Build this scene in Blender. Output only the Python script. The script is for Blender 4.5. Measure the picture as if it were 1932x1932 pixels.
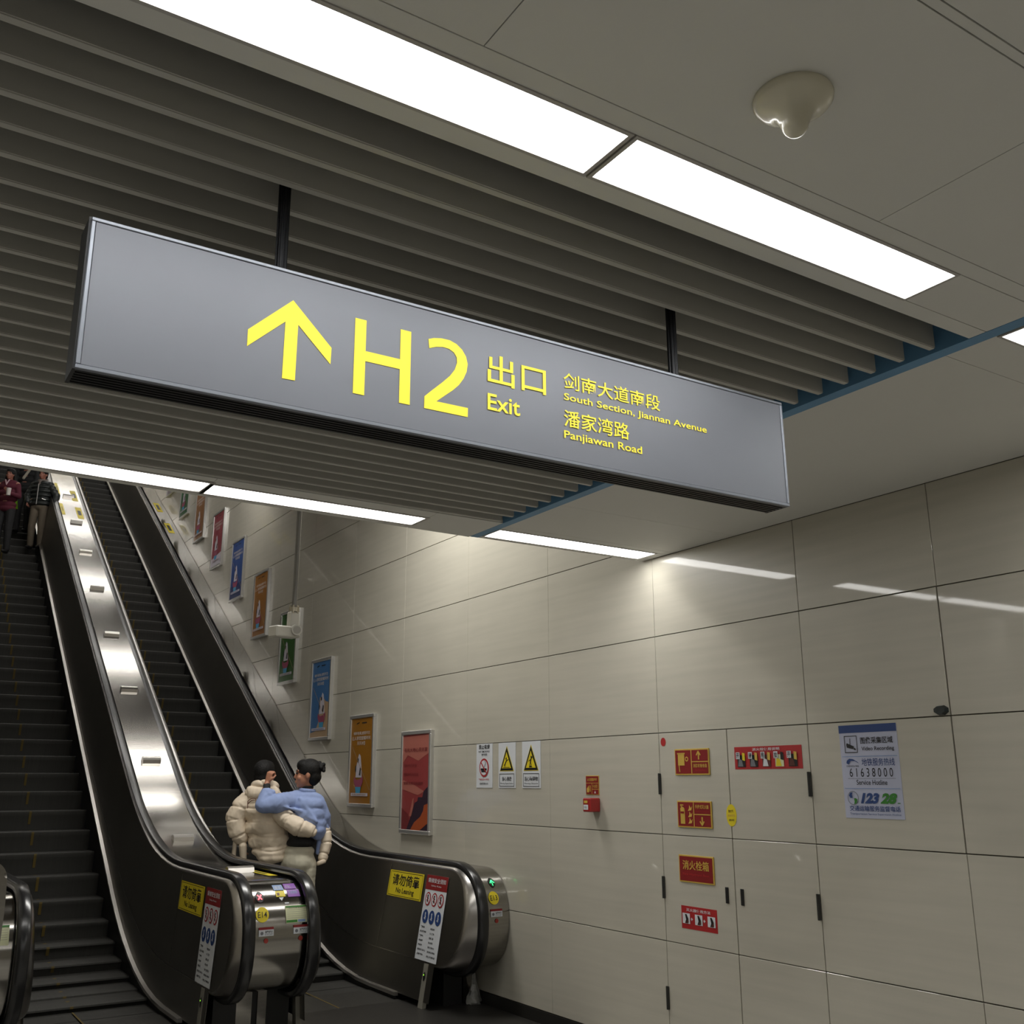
import bpy, bmesh, math, random
from mathutils import Vector, Matrix
from math import sin, cos, pi, atan2, sqrt
random.seed(7)
for o in list(bpy.data.objects): bpy.data.objects.remove(o, do_unlink=True)
SC = bpy.context.scene
C = SC.collection

# ---------------------------------------------------------------- camera, world, exposure
YAW, PIT, ROL = 0.568965313, 0.262569933, -0.00144874338
_f = Vector((sin(YAW)*cos(PIT), cos(YAW)*cos(PIT), sin(PIT)))
_r = Vector((cos(YAW), -sin(YAW), 0)); _u = _r.cross(_f)
_r2 = _r*cos(ROL)+_u*sin(ROL); _u2 = _u*cos(ROL)-_r*sin(ROL)
cd = bpy.data.cameras.new('camera'); cam = bpy.data.objects.new('camera', cd); C.objects.link(cam)
cd.sensor_fit = 'HORIZONTAL'; cd.sensor_width = 36.0; cd.lens = 36.0*1887.96938/1932
cd.clip_start = 0.05; cd.clip_end = 200
cam.matrix_world = Matrix(((_r2.x,_u2.x,-_f.x,0),(_r2.y,_u2.y,-_f.y,0),(_r2.z,_u2.z,-_f.z,1.6),(0,0,0,1)))
SC.camera = cam
w = bpy.data.worlds.new('world'); SC.world = w; w.use_nodes = True
w.node_tree.nodes['Background'].inputs[0].default_value = (0.9,0.95,1,1)
w.node_tree.nodes['Background'].inputs[1].default_value = 0.02
SC.view_settings.view_transform = 'Standard'; SC.view_settings.look = 'None'
SC.view_settings.exposure = 0.25; SC.view_settings.gamma = 1.0; SC.view_settings.use_curve_mapping = False
LAMP = 13.0       # radiance of the ceiling light diffusers
def area(name, loc, sx, sy, power, rot=(0,0,0), col=(1,0.98,0.93)):
    l = bpy.data.lights.new(name,'AREA'); l.shape='RECTANGLE'; l.size=sx; l.size_y=sy; l.energy=power; l.color=col
    o = bpy.data.objects.new(name,l); o.location=loc; o.rotation_euler=rot; C.objects.link(o); return o
# light rows of the hall behind the camera (same pitch as the rows in view)
for k,(yy,pw) in enumerate(((-1.65,17),(-4.9,17))):
    for xx in (-2.0, 0.6, 3.0): area('hall_lamp', (xx,yy,2.95), 1.9, 0.17, pw)

# ---------------------------------------------------------------- materials
MATS = {}
def mat(name, col, rough=0.5, metal=0.0, emit=0.0, var=0.06, nscale=(6,6,6), bump=0.0, coat=0.0, spec=0.5, alpha=1.0, trans=0.0, coat_r=0.05):
    if name in MATS: return MATS[name]
    m = bpy.data.materials.new(name); m.use_nodes = True; nt = m.node_tree; N = nt.nodes; L = nt.links
    b = N['Principled BSDF']
    tc = N.new('ShaderNodeTexCoord'); mp = N.new('ShaderNodeMapping'); mp.inputs['Scale'].default_value = nscale
    nz = N.new('ShaderNodeTexNoise'); nz.inputs['Scale'].default_value = 1.0; nz.inputs['Detail'].default_value = 4
    L.new(tc.outputs['Object'], mp.inputs[0]); L.new(mp.outputs[0], nz.inputs['Vector'])
    mr = N.new('ShaderNodeMapRange'); mr.inputs[1].default_value=0.3; mr.inputs[2].default_value=0.7
    mr.inputs[3].default_value = 1-var; mr.inputs[4].default_value = 1+var
    L.new(nz.outputs[0], mr.inputs[0])
    mx = N.new('ShaderNodeVectorMath'); mx.operation='SCALE'; mx.inputs[0].default_value = col[:3]
    L.new(mr.outputs[0], mx.inputs['Scale']); L.new(mx.outputs[0], b.inputs['Base Color'])
    b.inputs['Roughness'].default_value = rough; b.inputs['Metallic'].default_value = metal
    b.inputs['Specular IOR Level'].default_value = spec
    b.inputs['Coat Weight'].default_value = coat; b.inputs['Coat Roughness'].default_value = coat_r
    if emit: 
        b.inputs['Emission Color'].default_value = (*col[:3],1); b.inputs['Emission Strength'].default_value = emit
    if alpha<1: b.inputs['Alpha'].default_value = alpha
    if trans: b.inputs['Transmission Weight'].default_value = trans
    if bump:
        bp = N.new('ShaderNodeBump'); bp.inputs['Strength'].default_value = bump; bp.inputs['Distance'].default_value=0.01
        L.new(nz.outputs[0], bp.inputs['Height']); L.new(bp.outputs[0], b.inputs['Normal'])
    MATS[name] = m; return m
def srgb(r,g,b): return tuple(((c/255)/12.92 if c/255<=0.04045 else ((c/255+0.055)/1.055)**2.4) for c in (r,g,b))

def stone_mat():
    m = mat('beige_stone', (0.47,0.445,0.375), 0.38, 0, var=0.045, nscale=(1,1.2,26), coat=0.55, coat_r=0.035)
    nt=m.node_tree; N=nt.nodes; L=nt.links
    # broad cloudy tone variation on top of the fine horizontal grain
    tc=[n for n in N if n.type=='TEX_COORD'][0]; sc=[n for n in N if n.type=='VECT_MATH'][0]; mr=[n for n in N if n.type=='MAP_RANGE'][0]
    nz=N.new('ShaderNodeTexNoise'); nz.inputs['Scale'].default_value=1.3; nz.inputs['Detail'].default_value=3
    gp=N.new('ShaderNodeNewGeometry'); L.new(gp.outputs['Position'], nz.inputs['Vector'])
    mp=[n for n in N if n.type=='MAPPING'][0]; L.new(gp.outputs['Position'], mp.inputs[0])
    m2=N.new('ShaderNodeMapRange'); m2.inputs[1].default_value=0.3; m2.inputs[2].default_value=0.7; m2.inputs[3].default_value=0.95; m2.inputs[4].default_value=1.05
    L.new(nz.outputs[0], m2.inputs[0]); mu=N.new('ShaderNodeMath'); mu.operation='MULTIPLY'
    L.new(mr.outputs[0], mu.inputs[0]); L.new(m2.outputs[0], mu.inputs[1]); L.new(mu.outputs[0], sc.inputs['Scale'])
    return m
M_STONE = stone_mat()
M_JOINT = mat('dark_joint', (0.13,0.115,0.09), 0.9)
M_CEIL = mat('ceiling_paint', (0.68,0.675,0.64), 0.6, var=0.02, nscale=(1,1,1))
M_SLAT = mat('slat_paint', (0.49,0.482,0.445), 0.55, var=0.05, nscale=(2,12,12))
M_PLEN = mat('plenum_dark', (0.035,0.035,0.033), 0.9)
M_BLUE = mat('blue_paint', (0.12,0.28,0.47), 0.5, var=0.05)
M_LAMPF = mat('lamp_frame_paint', (0.45,0.43,0.41), 0.45)
M_DIFF = mat('lamp_diffuser', (1,0.985,0.95), 0.5, emit=LAMP, var=0.0)
M_FLOOR = mat('floor_granite', (0.30,0.29,0.265), 0.35, var=0.2, nscale=(60,60,60))
M_PLATE = mat('landing_metal', (0.055,0.052,0.047), 0.45, metal=0.7, var=0.12, nscale=(80,8,8))
M_BASE = mat('baseboard_stone', (0.018,0.017,0.015), 0.35)
M_STEEL = mat('brushed_steel', (0.36,0.345,0.32), 0.14, metal=1.0, var=0.06, nscale=(2,60,60), bump=0.012)
M_STEELD = mat('side_steel', (0.24,0.228,0.208), 0.36, metal=1.0, var=0.05, nscale=(3,3,3))
M_RIM = mat('rim_steel', (0.42,0.40,0.38), 0.26, metal=1.0, var=0.04)
M_CHROME = mat('bright_metal', (0.72,0.69,0.65), 0.3, metal=1.0, var=0.04)
M_RUB = mat('handrail_rubber', (0.012,0.012,0.013), 0.24, var=0.1, spec=0.6)
M_BLACK = mat('black_plastic', (0.008,0.008,0.008), 0.45)
M_STEP = mat('step_metal', (0.075,0.073,0.066), 0.5, metal=0.55, var=0.25, nscale=(120,2,2))
M_STEPY = mat('yellow_step_line', (0.10,0.068,0.010), 0.7)
M_ALU = mat('sign_edge_alloy', (0.25,0.27,0.31), 0.42, metal=0.75, var=0.06)
M_SIGN = mat('sign_face_grey', (0.188,0.200,0.234), 0.46, metal=0.25, var=0.05, nscale=(2.2,2.2,3.5))
M_SIGND = mat('sign_body_dark', (0.035,0.036,0.038), 0.45, metal=0.4)
M_YEL = mat('backlit_yellow', (0.78,0.66,0.035), 0.5, emit=0.40, var=0.0)
M_FRAME = mat('poster_frame_alloy', (0.62,0.61,0.59), 0.3, metal=0.75, var=0.03)
def flat(name, r,g,b, rough=0.45, **k): return mat(name, srgb(r,g,b), rough, var=k.pop('var',0.03), **k)
P_WHITE=flat('print_white',205,208,212); P_BLACK=flat('print_black',22,22,24); P_RED=flat('print_red',164,36,38); P_DRED=flat('print_dark_red',128,26,28)
P_YELLOW=flat('print_yellow',214,194,36); P_GOLD=flat('print_gold',196,164,72); P_NAVY=flat('print_navy',34,62,116); P_GREEN=flat('print_green',50,120,40)
P_GREY=flat('print_grey',110,112,118); P_LBLUE=flat('print_light_blue',128,150,190); P_PURPLE=flat('print_purple',126,70,160); P_CREAM=flat('print_cream',206,208,170)
P_BROWN=flat('print_brown',84,40,34)
E_RED=mat('led_red',(1.0,0.08,0.10),0.4,emit=3.0,var=0); E_GREEN=mat('led_green',(0.05,1.0,0.25),0.4,emit=2.0,var=0)
E_DOT=mat('sensor_led',(0.35,1.0,0.05),0.4,emit=1.5,var=0)

# ---------------------------------------------------------------- object helpers
WM = {}
def thing(name, loc, label=None, cat=None, group=None, kind=None):
    o = bpy.data.objects.new(name, None); C.objects.link(o); o.location = loc; o.empty_display_size=0.1
    WM[o.name] = Matrix.Translation(Vector(loc)); tag(o,label,cat,group,kind); return o
def tag(o, label=None, cat=None, group=None, kind=None):
    if label: o['label']=label
    if cat: o['category']=cat
    if group: o['group']=group
    if kind: o['kind']=kind
    return o
def link(name, me, parent=None, loc=(0,0,0), m=None):
    o = bpy.data.objects.new(name, me); C.objects.link(o)
    o.location = loc; WM[o.name] = Matrix.Translation(Vector(loc))
    if parent:
        o.parent = parent; o.matrix_parent_inverse = WM[parent.name].inverted()
    return o
def mesh_from(name, verts, faces, m, smooth=False):
    me = bpy.data.meshes.new(name); me.from_pydata([tuple(v) for v in verts], [], faces); me.materials.append(m)
    if smooth: me.polygons.foreach_set('use_smooth',[True]*len(me.polygons))
    me.update(); return me
def bm_obj(name, bm, m, parent=None, smooth=False, sharp=None, loc=(0,0,0)):
    flush(bm)
    bmesh.ops.recalc_face_normals(bm, faces=bm.faces)
    me = bpy.data.meshes.new(name); bm.to_mesh(me); bm.free(); me.materials.append(m)
    if smooth:
        me.polygons.foreach_set('use_smooth',[True]*len(me.polygons))
        if sharp: me.set_sharp_from_angle(angle=math.radians(sharp))
    return link(name, me, parent, loc)
def add_box(bm, x0,x1,y0,y1,z0,z1, bev=0.0):
    r = bmesh.ops.create_cube(bm, size=1.0); vs = r['verts']
    bmesh.ops.scale(bm, vec=(x1-x0,y1-y0,z1-z0), verts=vs); bmesh.ops.translate(bm, vec=((x0+x1)/2,(y0+y1)/2,(z0+z1)/2), verts=vs)
    if bev>0:
        es = set(e for v in vs for e in v.link_edges)
        bmesh.ops.bevel(bm, geom=list(es), offset=bev, segments=1, affect='EDGES', profile=0.5)
def box(name, x0,x1,y0,y1,z0,z1, m, parent=None, bev=0.0):
    bm = bmesh.new(); add_box(bm,x0,x1,y0,y1,z0,z1,bev); return bm_obj(name,bm,m,parent)
BC = {}
def cbox(name, x0,x1,y0,y1,z0,z1, m, parent=None, bev=0.0):
    """box whose mesh is shared between pieces of equal size; origin at the centre"""
    k = (round(x1-x0,4),round(y1-y0,4),round(z1-z0,4),m.name,bev)
    if k not in BC:
        bm = bmesh.new(); a,b,c = k[0]/2,k[1]/2,k[2]/2; add_box(bm,-a,a,-b,b,-c,c,bev)
        bmesh.ops.recalc_face_normals(bm, faces=bm.faces)
        me = bpy.data.meshes.new(name); bm.to_mesh(me); bm.free(); me.materials.append(m); BC[k]=me
    return link(name, BC[k], parent, ((x0+x1)/2,(y0+y1)/2,(z0+z1)/2))
def add_cyl(bm, p, q, r1, r2=None, seg=16):
    p=Vector(p); q=Vector(q); r2 = r1 if r2 is None else r2; d=q-p
    res = bmesh.ops.create_cone(bm, cap_ends=True, segments=seg, radius1=r1, radius2=r2, depth=d.length)
    rot = Vector((0,0,1)).rotation_difference(d.normalized()).to_matrix().to_4x4()
    bmesh.ops.transform(bm, matrix=Matrix.Translation((p+q)/2)@rot, verts=res['verts'])
import numpy as np
_SPH={}
def _sphere(seg):
    if seg not in _SPH:
        nv=max(6,seg//2+1); V=[(0,0,1.0)]+[(sin(pi*j/nv)*cos(2*pi*i/seg),sin(pi*j/nv)*sin(2*pi*i/seg),cos(pi*j/nv)) for j in range(1,nv) for i in range(seg)]+[(0,0,-1.0)]
        Fc=[(0,1+i,1+(i+1)%seg,-1) for i in range(seg)]
        for j in range(nv-2):
            for i in range(seg): p=1+j*seg+i; q=1+j*seg+(i+1)%seg; Fc.append((p,p+seg,q+seg,q))
        e=len(V)-1; Fc+=[(e,1+(nv-2)*seg+(i+1)%seg,1+(nv-2)*seg+i,-1) for i in range(seg)]
        _SPH[seg]=(np.array(V),Fc)
    return _SPH[seg]
PEND={}
def add_ell(bm, c, rad, rot=None, seg=14):
    """ellipsoid, collected and added to the mesh in one go by flush()"""
    if isinstance(rad,(int,float)): rad=(rad,rad,rad)
    R=np.array(rot.to_3x3()) if rot else np.eye(3)
    V,Fc=_sphere(seg); PEND.setdefault(bm,[]).append(((V*np.array(rad))@R.T+np.array(c),Fc))
def flush(bm):
    it=PEND.pop(bm,None)
    if not it: return
    vs=np.concatenate([v for v,_ in it]); fs=[]; n=0
    for v,F in it:
        fs+=[tuple(i+n for i in f if i>=0) for f in F]; n+=len(v)
    me=bpy.data.meshes.new('tmp'); me.from_pydata(vs.tolist(),[],fs); bm.from_mesh(me); bpy.data.meshes.remove(me)
def add_caps(bm, p, q, r1, r2=None, n=None, seg=10):
    """tapered chain of overlapping spheres (joined later by voxel remeshing)"""
    p=Vector(p); q=Vector(q); r2 = r1 if r2 is None else r2
    n = n or max(2,int((q-p).length/(0.45*min(r1,r2)))+1)
    for i in range(n+1):
        t=i/n; add_ell(bm, p.lerp(q,t), r1*(1-t)+r2*t, seg=seg)
def lathe(bm, prof, c=(0,0,0), seg=48, axis='z'):
    rings=[]
    for r,z in prof:
        rings.append([bm.verts.new((c[0]+r*cos(2*pi*k/seg), c[1]+r*sin(2*pi*k/seg), c[2]+z)) for k in range(seg)])
    for a,b in zip(rings,rings[1:]):
        for k in range(seg): bm.faces.new((a[k],a[(k+1)%seg],b[(k+1)%seg],b[k]))
    bm.faces.new(rings[0][::-1]); bm.faces.new(rings[-1])
def remesh(bm, voxel, smooth_it=4, smooth_f=0.5):
    flush(bm); me = bpy.data.meshes.new('tmp'); bm.to_mesh(me); bm.free()
    o = bpy.data.objects.new('tmp', me); C.objects.link(o)
    r = o.modifiers.new('r','REMESH'); r.mode='VOXEL'; r.voxel_size=voxel
    if smooth_it:
        s = o.modifiers.new('s','SMOOTH'); s.iterations=smooth_it; s.factor=smooth_f
    bpy.context.view_layer.update()
    dg = bpy.context.evaluated_depsgraph_get(); ev = o.evaluated_get(dg)
    out = bpy.data.meshes.new_from_object(ev); bpy.data.objects.remove(o, do_unlink=True)
    out.polygons.foreach_set('use_smooth',[True]*len(out.polygons)); return out

# ---------------------------------------------------------------- lettering
TC = {}
def text_geo(s, bold=0.0, shear=0.0):
    k=(s,bold,shear)
    if k in TC: return TC[k]
    cu = bpy.data.curves.new('t','FONT'); cu.body=s; cu.size=1.0; cu.resolution_u=3; cu.offset=bold; cu.shear=shear
    o = bpy.data.objects.new('t',cu); C.objects.link(o); bpy.context.view_layer.update()
    me = bpy.data.meshes.new_from_object(o.evaluated_get(bpy.context.evaluated_depsgraph_get()))
    vs=[(v.co.x,v.co.y) for v in me.vertices]; fs=[tuple(p.vertices) for p in me.polygons]
    bpy.data.objects.remove(o, do_unlink=True); bpy.data.meshes.remove(me)
    if vs:
        x0=min(v[0] for v in vs); x1=max(v[0] for v in vs); y0=min(v[1] for v in vs); y1=max(v[1] for v in vs)
        vs=[((x-x0)/max(1e-6,x1-x0),(y-y0)/max(1e-6,y1-y0)) for x,y in vs]
    TC[k]=(vs,fs); return TC[k]
class Prn:
    """flat print on a surface: warp(u,v,off)->xyz; pieces of one name+material become one part"""
    def __init__(s, warp, parent, sub=0.05): s.w=warp; s.p=parent; s.d={}; s.sub=sub; s.grp=0; s.n=0
    def _add(s, name, m, vs, fs, layer):
        V,F=s.d.setdefault((name,m.name,s.grp),([],[])); n=len(V)
        V += [s.w(u,v,0.0012*layer) for u,v in vs]; F += [tuple(i+n for i in f) for f in fs]
    def rect(s, name, m, u0,v0,u1,v1, layer=1):
        nu=max(1,int(abs(u1-u0)/s.sub)); nv=max(1,int(abs(v1-v0)/s.sub))
        vs=[(u0+(u1-u0)*i/nu, v0+(v1-v0)*j/nv) for j in range(nv+1) for i in range(nu+1)]
        fs=[(j*(nu+1)+i,j*(nu+1)+i+1,(j+1)*(nu+1)+i+1,(j+1)*(nu+1)+i) for j in range(nv) for i in range(nu)]
        s._add(name,m,vs,fs,layer)
    def poly(s, name, m, pts, layer=1):
        bm=bmesh.new(); f=bm.faces.new([bm.verts.new((x,y,0)) for x,y in pts]); bm.normal_update(); bmesh.ops.triangulate(bm,faces=[f],quad_method='BEAUTY',ngon_method='EAR_CLIP'); bm.verts.index_update()
        vs=[(v.co.x,v.co.y) for v in bm.verts]; fs=[tuple(v.index for v in f.verts) for f in bm.faces]; bm.free()
        s._add(name,m,vs,fs,layer)
    def disc(s, name, m, u,v,ru,rv=None, layer=1, n=28):
        rv=rv or ru; s._add(name,m,[(u,v)]+[(u+ru*cos(2*pi*k/n),v+rv*sin(2*pi*k/n)) for k in range(n)],[(0,1+k,1+(k+1)%n) for k in range(n)],layer)
    def ring(s, name, m, u,v,ru,rv,th, layer=1, n=28):
        a=[(u+ru*cos(2*pi*k/n),v+rv*sin(2*pi*k/n)) for k in range(n)]; b=[(u+(ru-th)*cos(2*pi*k/n),v+(rv-th)*sin(2*pi*k/n)) for k in range(n)]
        s._add(name,m,a+b,[(k,(k+1)%n,n+(k+1)%n,n+k) for k in range(n)],layer)
    def line(s, name, m, p, q, th, layer=1, n=4):
        d=Vector((q[0]-p[0],q[1]-p[1])); nrm=Vector((-d.y,d.x)).normalized()*th/2; vs=[]
        for k in range(n+1):
            c=(p[0]+d.x*k/n,p[1]+d.y*k/n); vs+=[(c[0]-nrm.x,c[1]-nrm.y),(c[0]+nrm.x,c[1]+nrm.y)]
        s._add(name,m,vs,[(2*k,2*k+2,2*k+3,2*k+1) for k in range(n)],layer)
    def frame(s, name, m, u0,v0,u1,v1,th, layer=1):
        s.rect(name,m,u0,v0,u1,v0+th,layer); s.rect(name,m,u0,v1-th,u1,v1,layer); s.rect(name,m,u0,v0+th,u0+th,v1-th,layer); s.rect(name,m,u1-th,v0+th,u1,v1-th,layer)
    def text(s, name, m, txt, u0,v0,u1,v1, layer=2, bold=0.0, shear=0.0):
        vs,fs=text_geo(txt,bold,shear); g0=s.grp; s.n+=1; s.grp=(g0,s.n); s._add(name,m,[(u0+(u1-u0)*x, v0+(v1-v0)*y) for x,y in vs],fs,layer); s.grp=g0
    def done(s):
        for (name,mn,_),(V,F) in s.d.items(): link(name, mesh_from(name,V,F,MATS[mn]), s.p)
XW = 4.2
def wallwarp(y0,z0,x=XW): return lambda u,v,off: (x-off, y0-u, z0+v)

# ================================================================ SETTING
def F_inc(y, knee, zf, slope=0.603, R=1.0):
    """height of a line that runs level and then climbs, with a rounded knee"""
    d=y-knee
    if d<=-R: return zf
    if d>=R: return zf+slope*d
    return zf+slope*(d+R)**2/(4*R)
def nose(y): return F_inc(y,9.16,0.04) if y>8.3 else 0.0
TOPY = 24.0
def deckz(y): return F_inc(y,9.32,0.965)

# floor
fl = tag(box('floor', -5,4.3,-8,7.36,-0.1,0.0, M_FLOOR), kind='structure')
# right wall with its stone panels
wr = tag(box('wall_right', 4.213,4.45,-8,TOPY,-0.3,13.5, M_JOINT), kind='structure')
ys=[-1.375,-0.185,1.0,2.0,2.845,3.69,4.88]; y=4.88
while y<TOPY-1.2: y+=1.19; ys.append(y)
cab=[]
for a,b in zip(ys,ys[1:]):
    z=0.086
    while z<13:
        z1=z+0.6
        if a<4.8:
            if z>=2.99: break
            top=min(z1,2.995)
        else: top=z1
        gy=0.0018 if a<4.8 else 0.0007; gz=0.0026
        if b>7.2 and z1 < deckz(b)-1.15: z=z1; continue
        if a>5 and z > 1.6+0.30*b+0.25: break
        if abs(a-3.69)<0.01 and z<1.88: z=z1; continue           # cabinet doors stand here
        gl = 0.006 if abs(a-2.845)<0.01 and 1.2<z<2.4 else gy
        gr = gy
        cbox('panel', XW, XW+0.012, a+gl, b-gr, z+gz, top-gz, M_STONE, wr, 0.0012)
        z=z1
bb = tag(box('baseboard_right', XW-0.008,4.213,-8,7.3,0,0.083, M_BASE), kind='structure')
# other walls, out of the frame
tag(box('wall_left', -5.2,-5.0,-8,5.0,0,3.3, M_STONE), kind='structure')
tag(box('wall_back', -5,4.3,-8.2,-8,0,3.3, M_STONE), kind='structure')
tag(box('wall_front', -5.0,0.30,7.36,7.6,0,3.3, M_STONE), kind='structure')
tag(box('wall_shaft', 0.12,0.30,5.0,TOPY,-0.3,13.5, M_STONE), kind='structure')
tag(box('wall_end', 0.12,4.4,TOPY+0.03,TOPY+0.2,5,13.5, M_STONE), kind='structure')

# ceiling: dark plenum deck, plain panels, slats, blue fascia
ce = tag(box('ceiling', -5,4.3,-8,4.82,3.32,3.42, M_PLEN), kind='structure')
ZC=2.995
def cpan(x0,x1,y0,y1,g=0.0012): return cbox('panel', x0+g,x1-g,y0+g,y1-g,ZC,ZC+0.02,M_CEIL,ce,0.0004)
for x0,x1 in ((-5,-3.91),(-3.91,-2.72),(-2.72,-1.53),(-1.53,-0.34),(-0.34,0.85),(0.85,2.04),(2.04,2.885)): 
    cpan(x0,x1,0.895,1.43); cpan(x0,x1,-2.0,0.871); cpan(x0,x1,-5,-2.0); cpan(x0,x1,-8,-5)
cpan(-5,2.885,0.871,0.895,0.002)
# strip of row A left of the beam
LA=(1.487,1.673)
def lampstrip(x0,x1,y0,y1,lamps,ly0,ly1):
    """ceiling strip between y0..y1 with openings for the lamps"""
    cpan(x0,x1,y0,ly0,0.0015); cpan(x0,x1,ly1,y1,0.0015)
    xs=[x0]+[v for l in lamps for v in l]+[x1]
    for i in range(0,len(xs),2):
        if xs[i+1]-xs[i]>0.01: cpan(xs[i],xs[i+1],ly0,ly1,0.0015)
lampstrip(-5,2.885,1.43,1.735,[(-4.65,2.472)],*LA)
lampstrip(2.94,XW,1.30,1.86,[(2.948,4.13)],*LA)
def ends(x): return 4.927+0.024*(x-0.375)
for x0,x1,a,b in ((-5,-3.51,4.600,4.780),(-3.51,-2.312,4.620,4.800),(-2.312,-1.115,4.640,4.820),(-1.115,0.083,4.650,4.842),(0.083,1.280,4.672,4.870),(1.280,2.472,4.712,4.905)):
    cpan(x0,x1,4.605,a,0.001)
    v=[(x,y,z) for z in (ZC,ZC+0.02) for x,y in ((x0+0.001,b),(x1-0.001,b),(x1-0.001,ends(x1)),(x0+0.001,ends(x0)))]
    link('panel',mesh_from('panel',v,[(0,1,2,3),(4,5,6,7),(0,1,5,4),(1,2,6,5),(2,3,7,6),(3,0,4,7)],M_CEIL),ce)
v=[(x,y,z) for z in (ZC,ZC+0.02) for x,y in ((2.474,4.605),(2.884,4.605),(2.884,ends(2.884)),(2.474,ends(2.474)))]
link('panel',mesh_from('panel',v,[(0,1,2,3),(4,5,6,7),(0,1,5,4),(1,2,6,5),(2,3,7,6),(3,0,4,7)],M_CEIL),ce)
lampstrip(2.94,XW,4.66,4.975,[(2.928,4.125)][0:0] or [(2.945,4.125)],4.732,4.93)
for y0,y1 in ((-8,-5),(-5,-2),(-2,0.5),(0.5,1.30),(1.86,4.12),(4.12,4.66)): cpan(2.94,XW,y0,y1,0.0009)
# slats
ns=0
for k in range(24):
    y0=1.84+0.1185*k
    bm=bmesh.new(); add_box(bm,-5,2.857,y0,y0+0.025,ZC,ZC+0.15)
    es=[e for e in bm.edges if abs(e.verts[0].co.z-ZC)<1e-4 and abs(e.verts[1].co.z-ZC)<1e-4 and abs(e.verts[0].co.x-e.verts[1].co.x)>1]
    bmesh.ops.bevel(bm, geom=es, offset=0.003, segments=2, affect='EDGES'); bm_obj('slat',bm,M_SLAT,ce)
tag(box('trim_1', 2.885,2.94,-8,4.972,ZC-0.001,3.32, M_BLUE, None, 0.0), kind='structure')
tag(box('wall_bulkhead', 0.12,XW+0.013,4.74,4.83,3.045,6.2, M_CEIL), kind='structure')
# sloped ceiling of the escalator shaft
def shaftz(y): return max(4.75, 0.603*(y-9.16)+3.9)
prof=[(4.78,4.75),(10.57,4.75),(TOPY,shaftz(TOPY))]
bm=bmesh.new()
pv=[[bm.verts.new((x,yy,zz+dz)) for yy,zz in prof] for x in (0.12,4.3) for dz in (0,0.15)]
for i in range(2):
    bm.faces.new((pv[0][i],pv[0][i+1],pv[2][i+1],pv[2][i])); bm.faces.new((pv[1][i],pv[3][i],pv[3][i+1],pv[1][i+1]))
    bm.faces.new((pv[0][i],pv[1][i],pv[1][i+1],pv[0][i+1])); bm.faces.new((pv[2][i],pv[2][i+1],pv[3][i+1],pv[3][i]))
M_SHAFT = mat('shaft_ceiling_paint',(0.10,0.085,0.07),0.6)
tag(bm_obj('ceiling_shaft',bm,M_SHAFT), kind='structure')

# ================================================================ CEILING LIGHTS
def ceiling_light(x0,x1,y0,y1,label,group=None,z=ZC,b=0.011,rot=0.0):
    t=thing('ceiling_light',((x0+x1)/2,(y0+y1)/2,z),label,'ceiling light','flat light panels of the ceiling')
    bm=bmesh.new()
    for a in ((x0-b,x1+b,y0-b,y0-0.0005),(x0-b,x1+b,y1+0.0005,y1+b),(x0-b,x0-0.0005,y0-0.0005,y1+0.0005),(x1+0.0005,x1+b,y0-0.0005,y1+0.0005)): add_box(bm,a[0],a[1],a[2],a[3],z-0.003,z+0.03)
    add_box(bm,x0-b,x1+b,y0-b,y1+b,z+0.024,z+0.032); bm_obj('frame',bm,M_LAMPF,t)
    box('diffuser',x0,x1,y0,y1,z+0.004,z+0.02,M_DIFF,t); t.rotation_euler=(0,0,rot); return t
ceiling_light(1.294,2.461,1.497,1.664,'long white flat light panel in the near row, right of the frame joint')
ceiling_light(0.097,1.266,1.497,1.664,'widest white flat light panel at the top, cut by the frame top')
ceiling_light(-1.10,0.069,1.497,1.664,'light panel of the near row beyond the picture top left')
ceiling_light(-2.30,-1.13,1.497,1.664,'light panel of the near row, second beyond the picture')
ceiling_light(-3.5,-2.33,1.497,1.664,'light panel of the near row, third beyond the picture')
ceiling_light(2.958,4.118,1.497,1.664,'white light panel right of the blue beam, cut by the right picture edge')
ceiling_light(1.294,2.461,4.727,4.893,'flat light panel of the far row ending left of the blue beam tip',b=0.020,rot=0.010)
ceiling_light(0.097,1.266,4.682,4.857,'flat light panel of the far row above the escalators at the left edge',b=0.024,rot=0.033)
ceiling_light(-1.10,0.069,4.666,4.824,'light panel of the far row beyond the left picture edge')
ceiling_light(-2.30,-1.13,4.651,4.809,'light panel of the far row, second beyond the left picture edge')
ceiling_light(2.953,4.112,4.744,4.918,'flat light panel in the small ceiling corner beside the beige wall')
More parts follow.
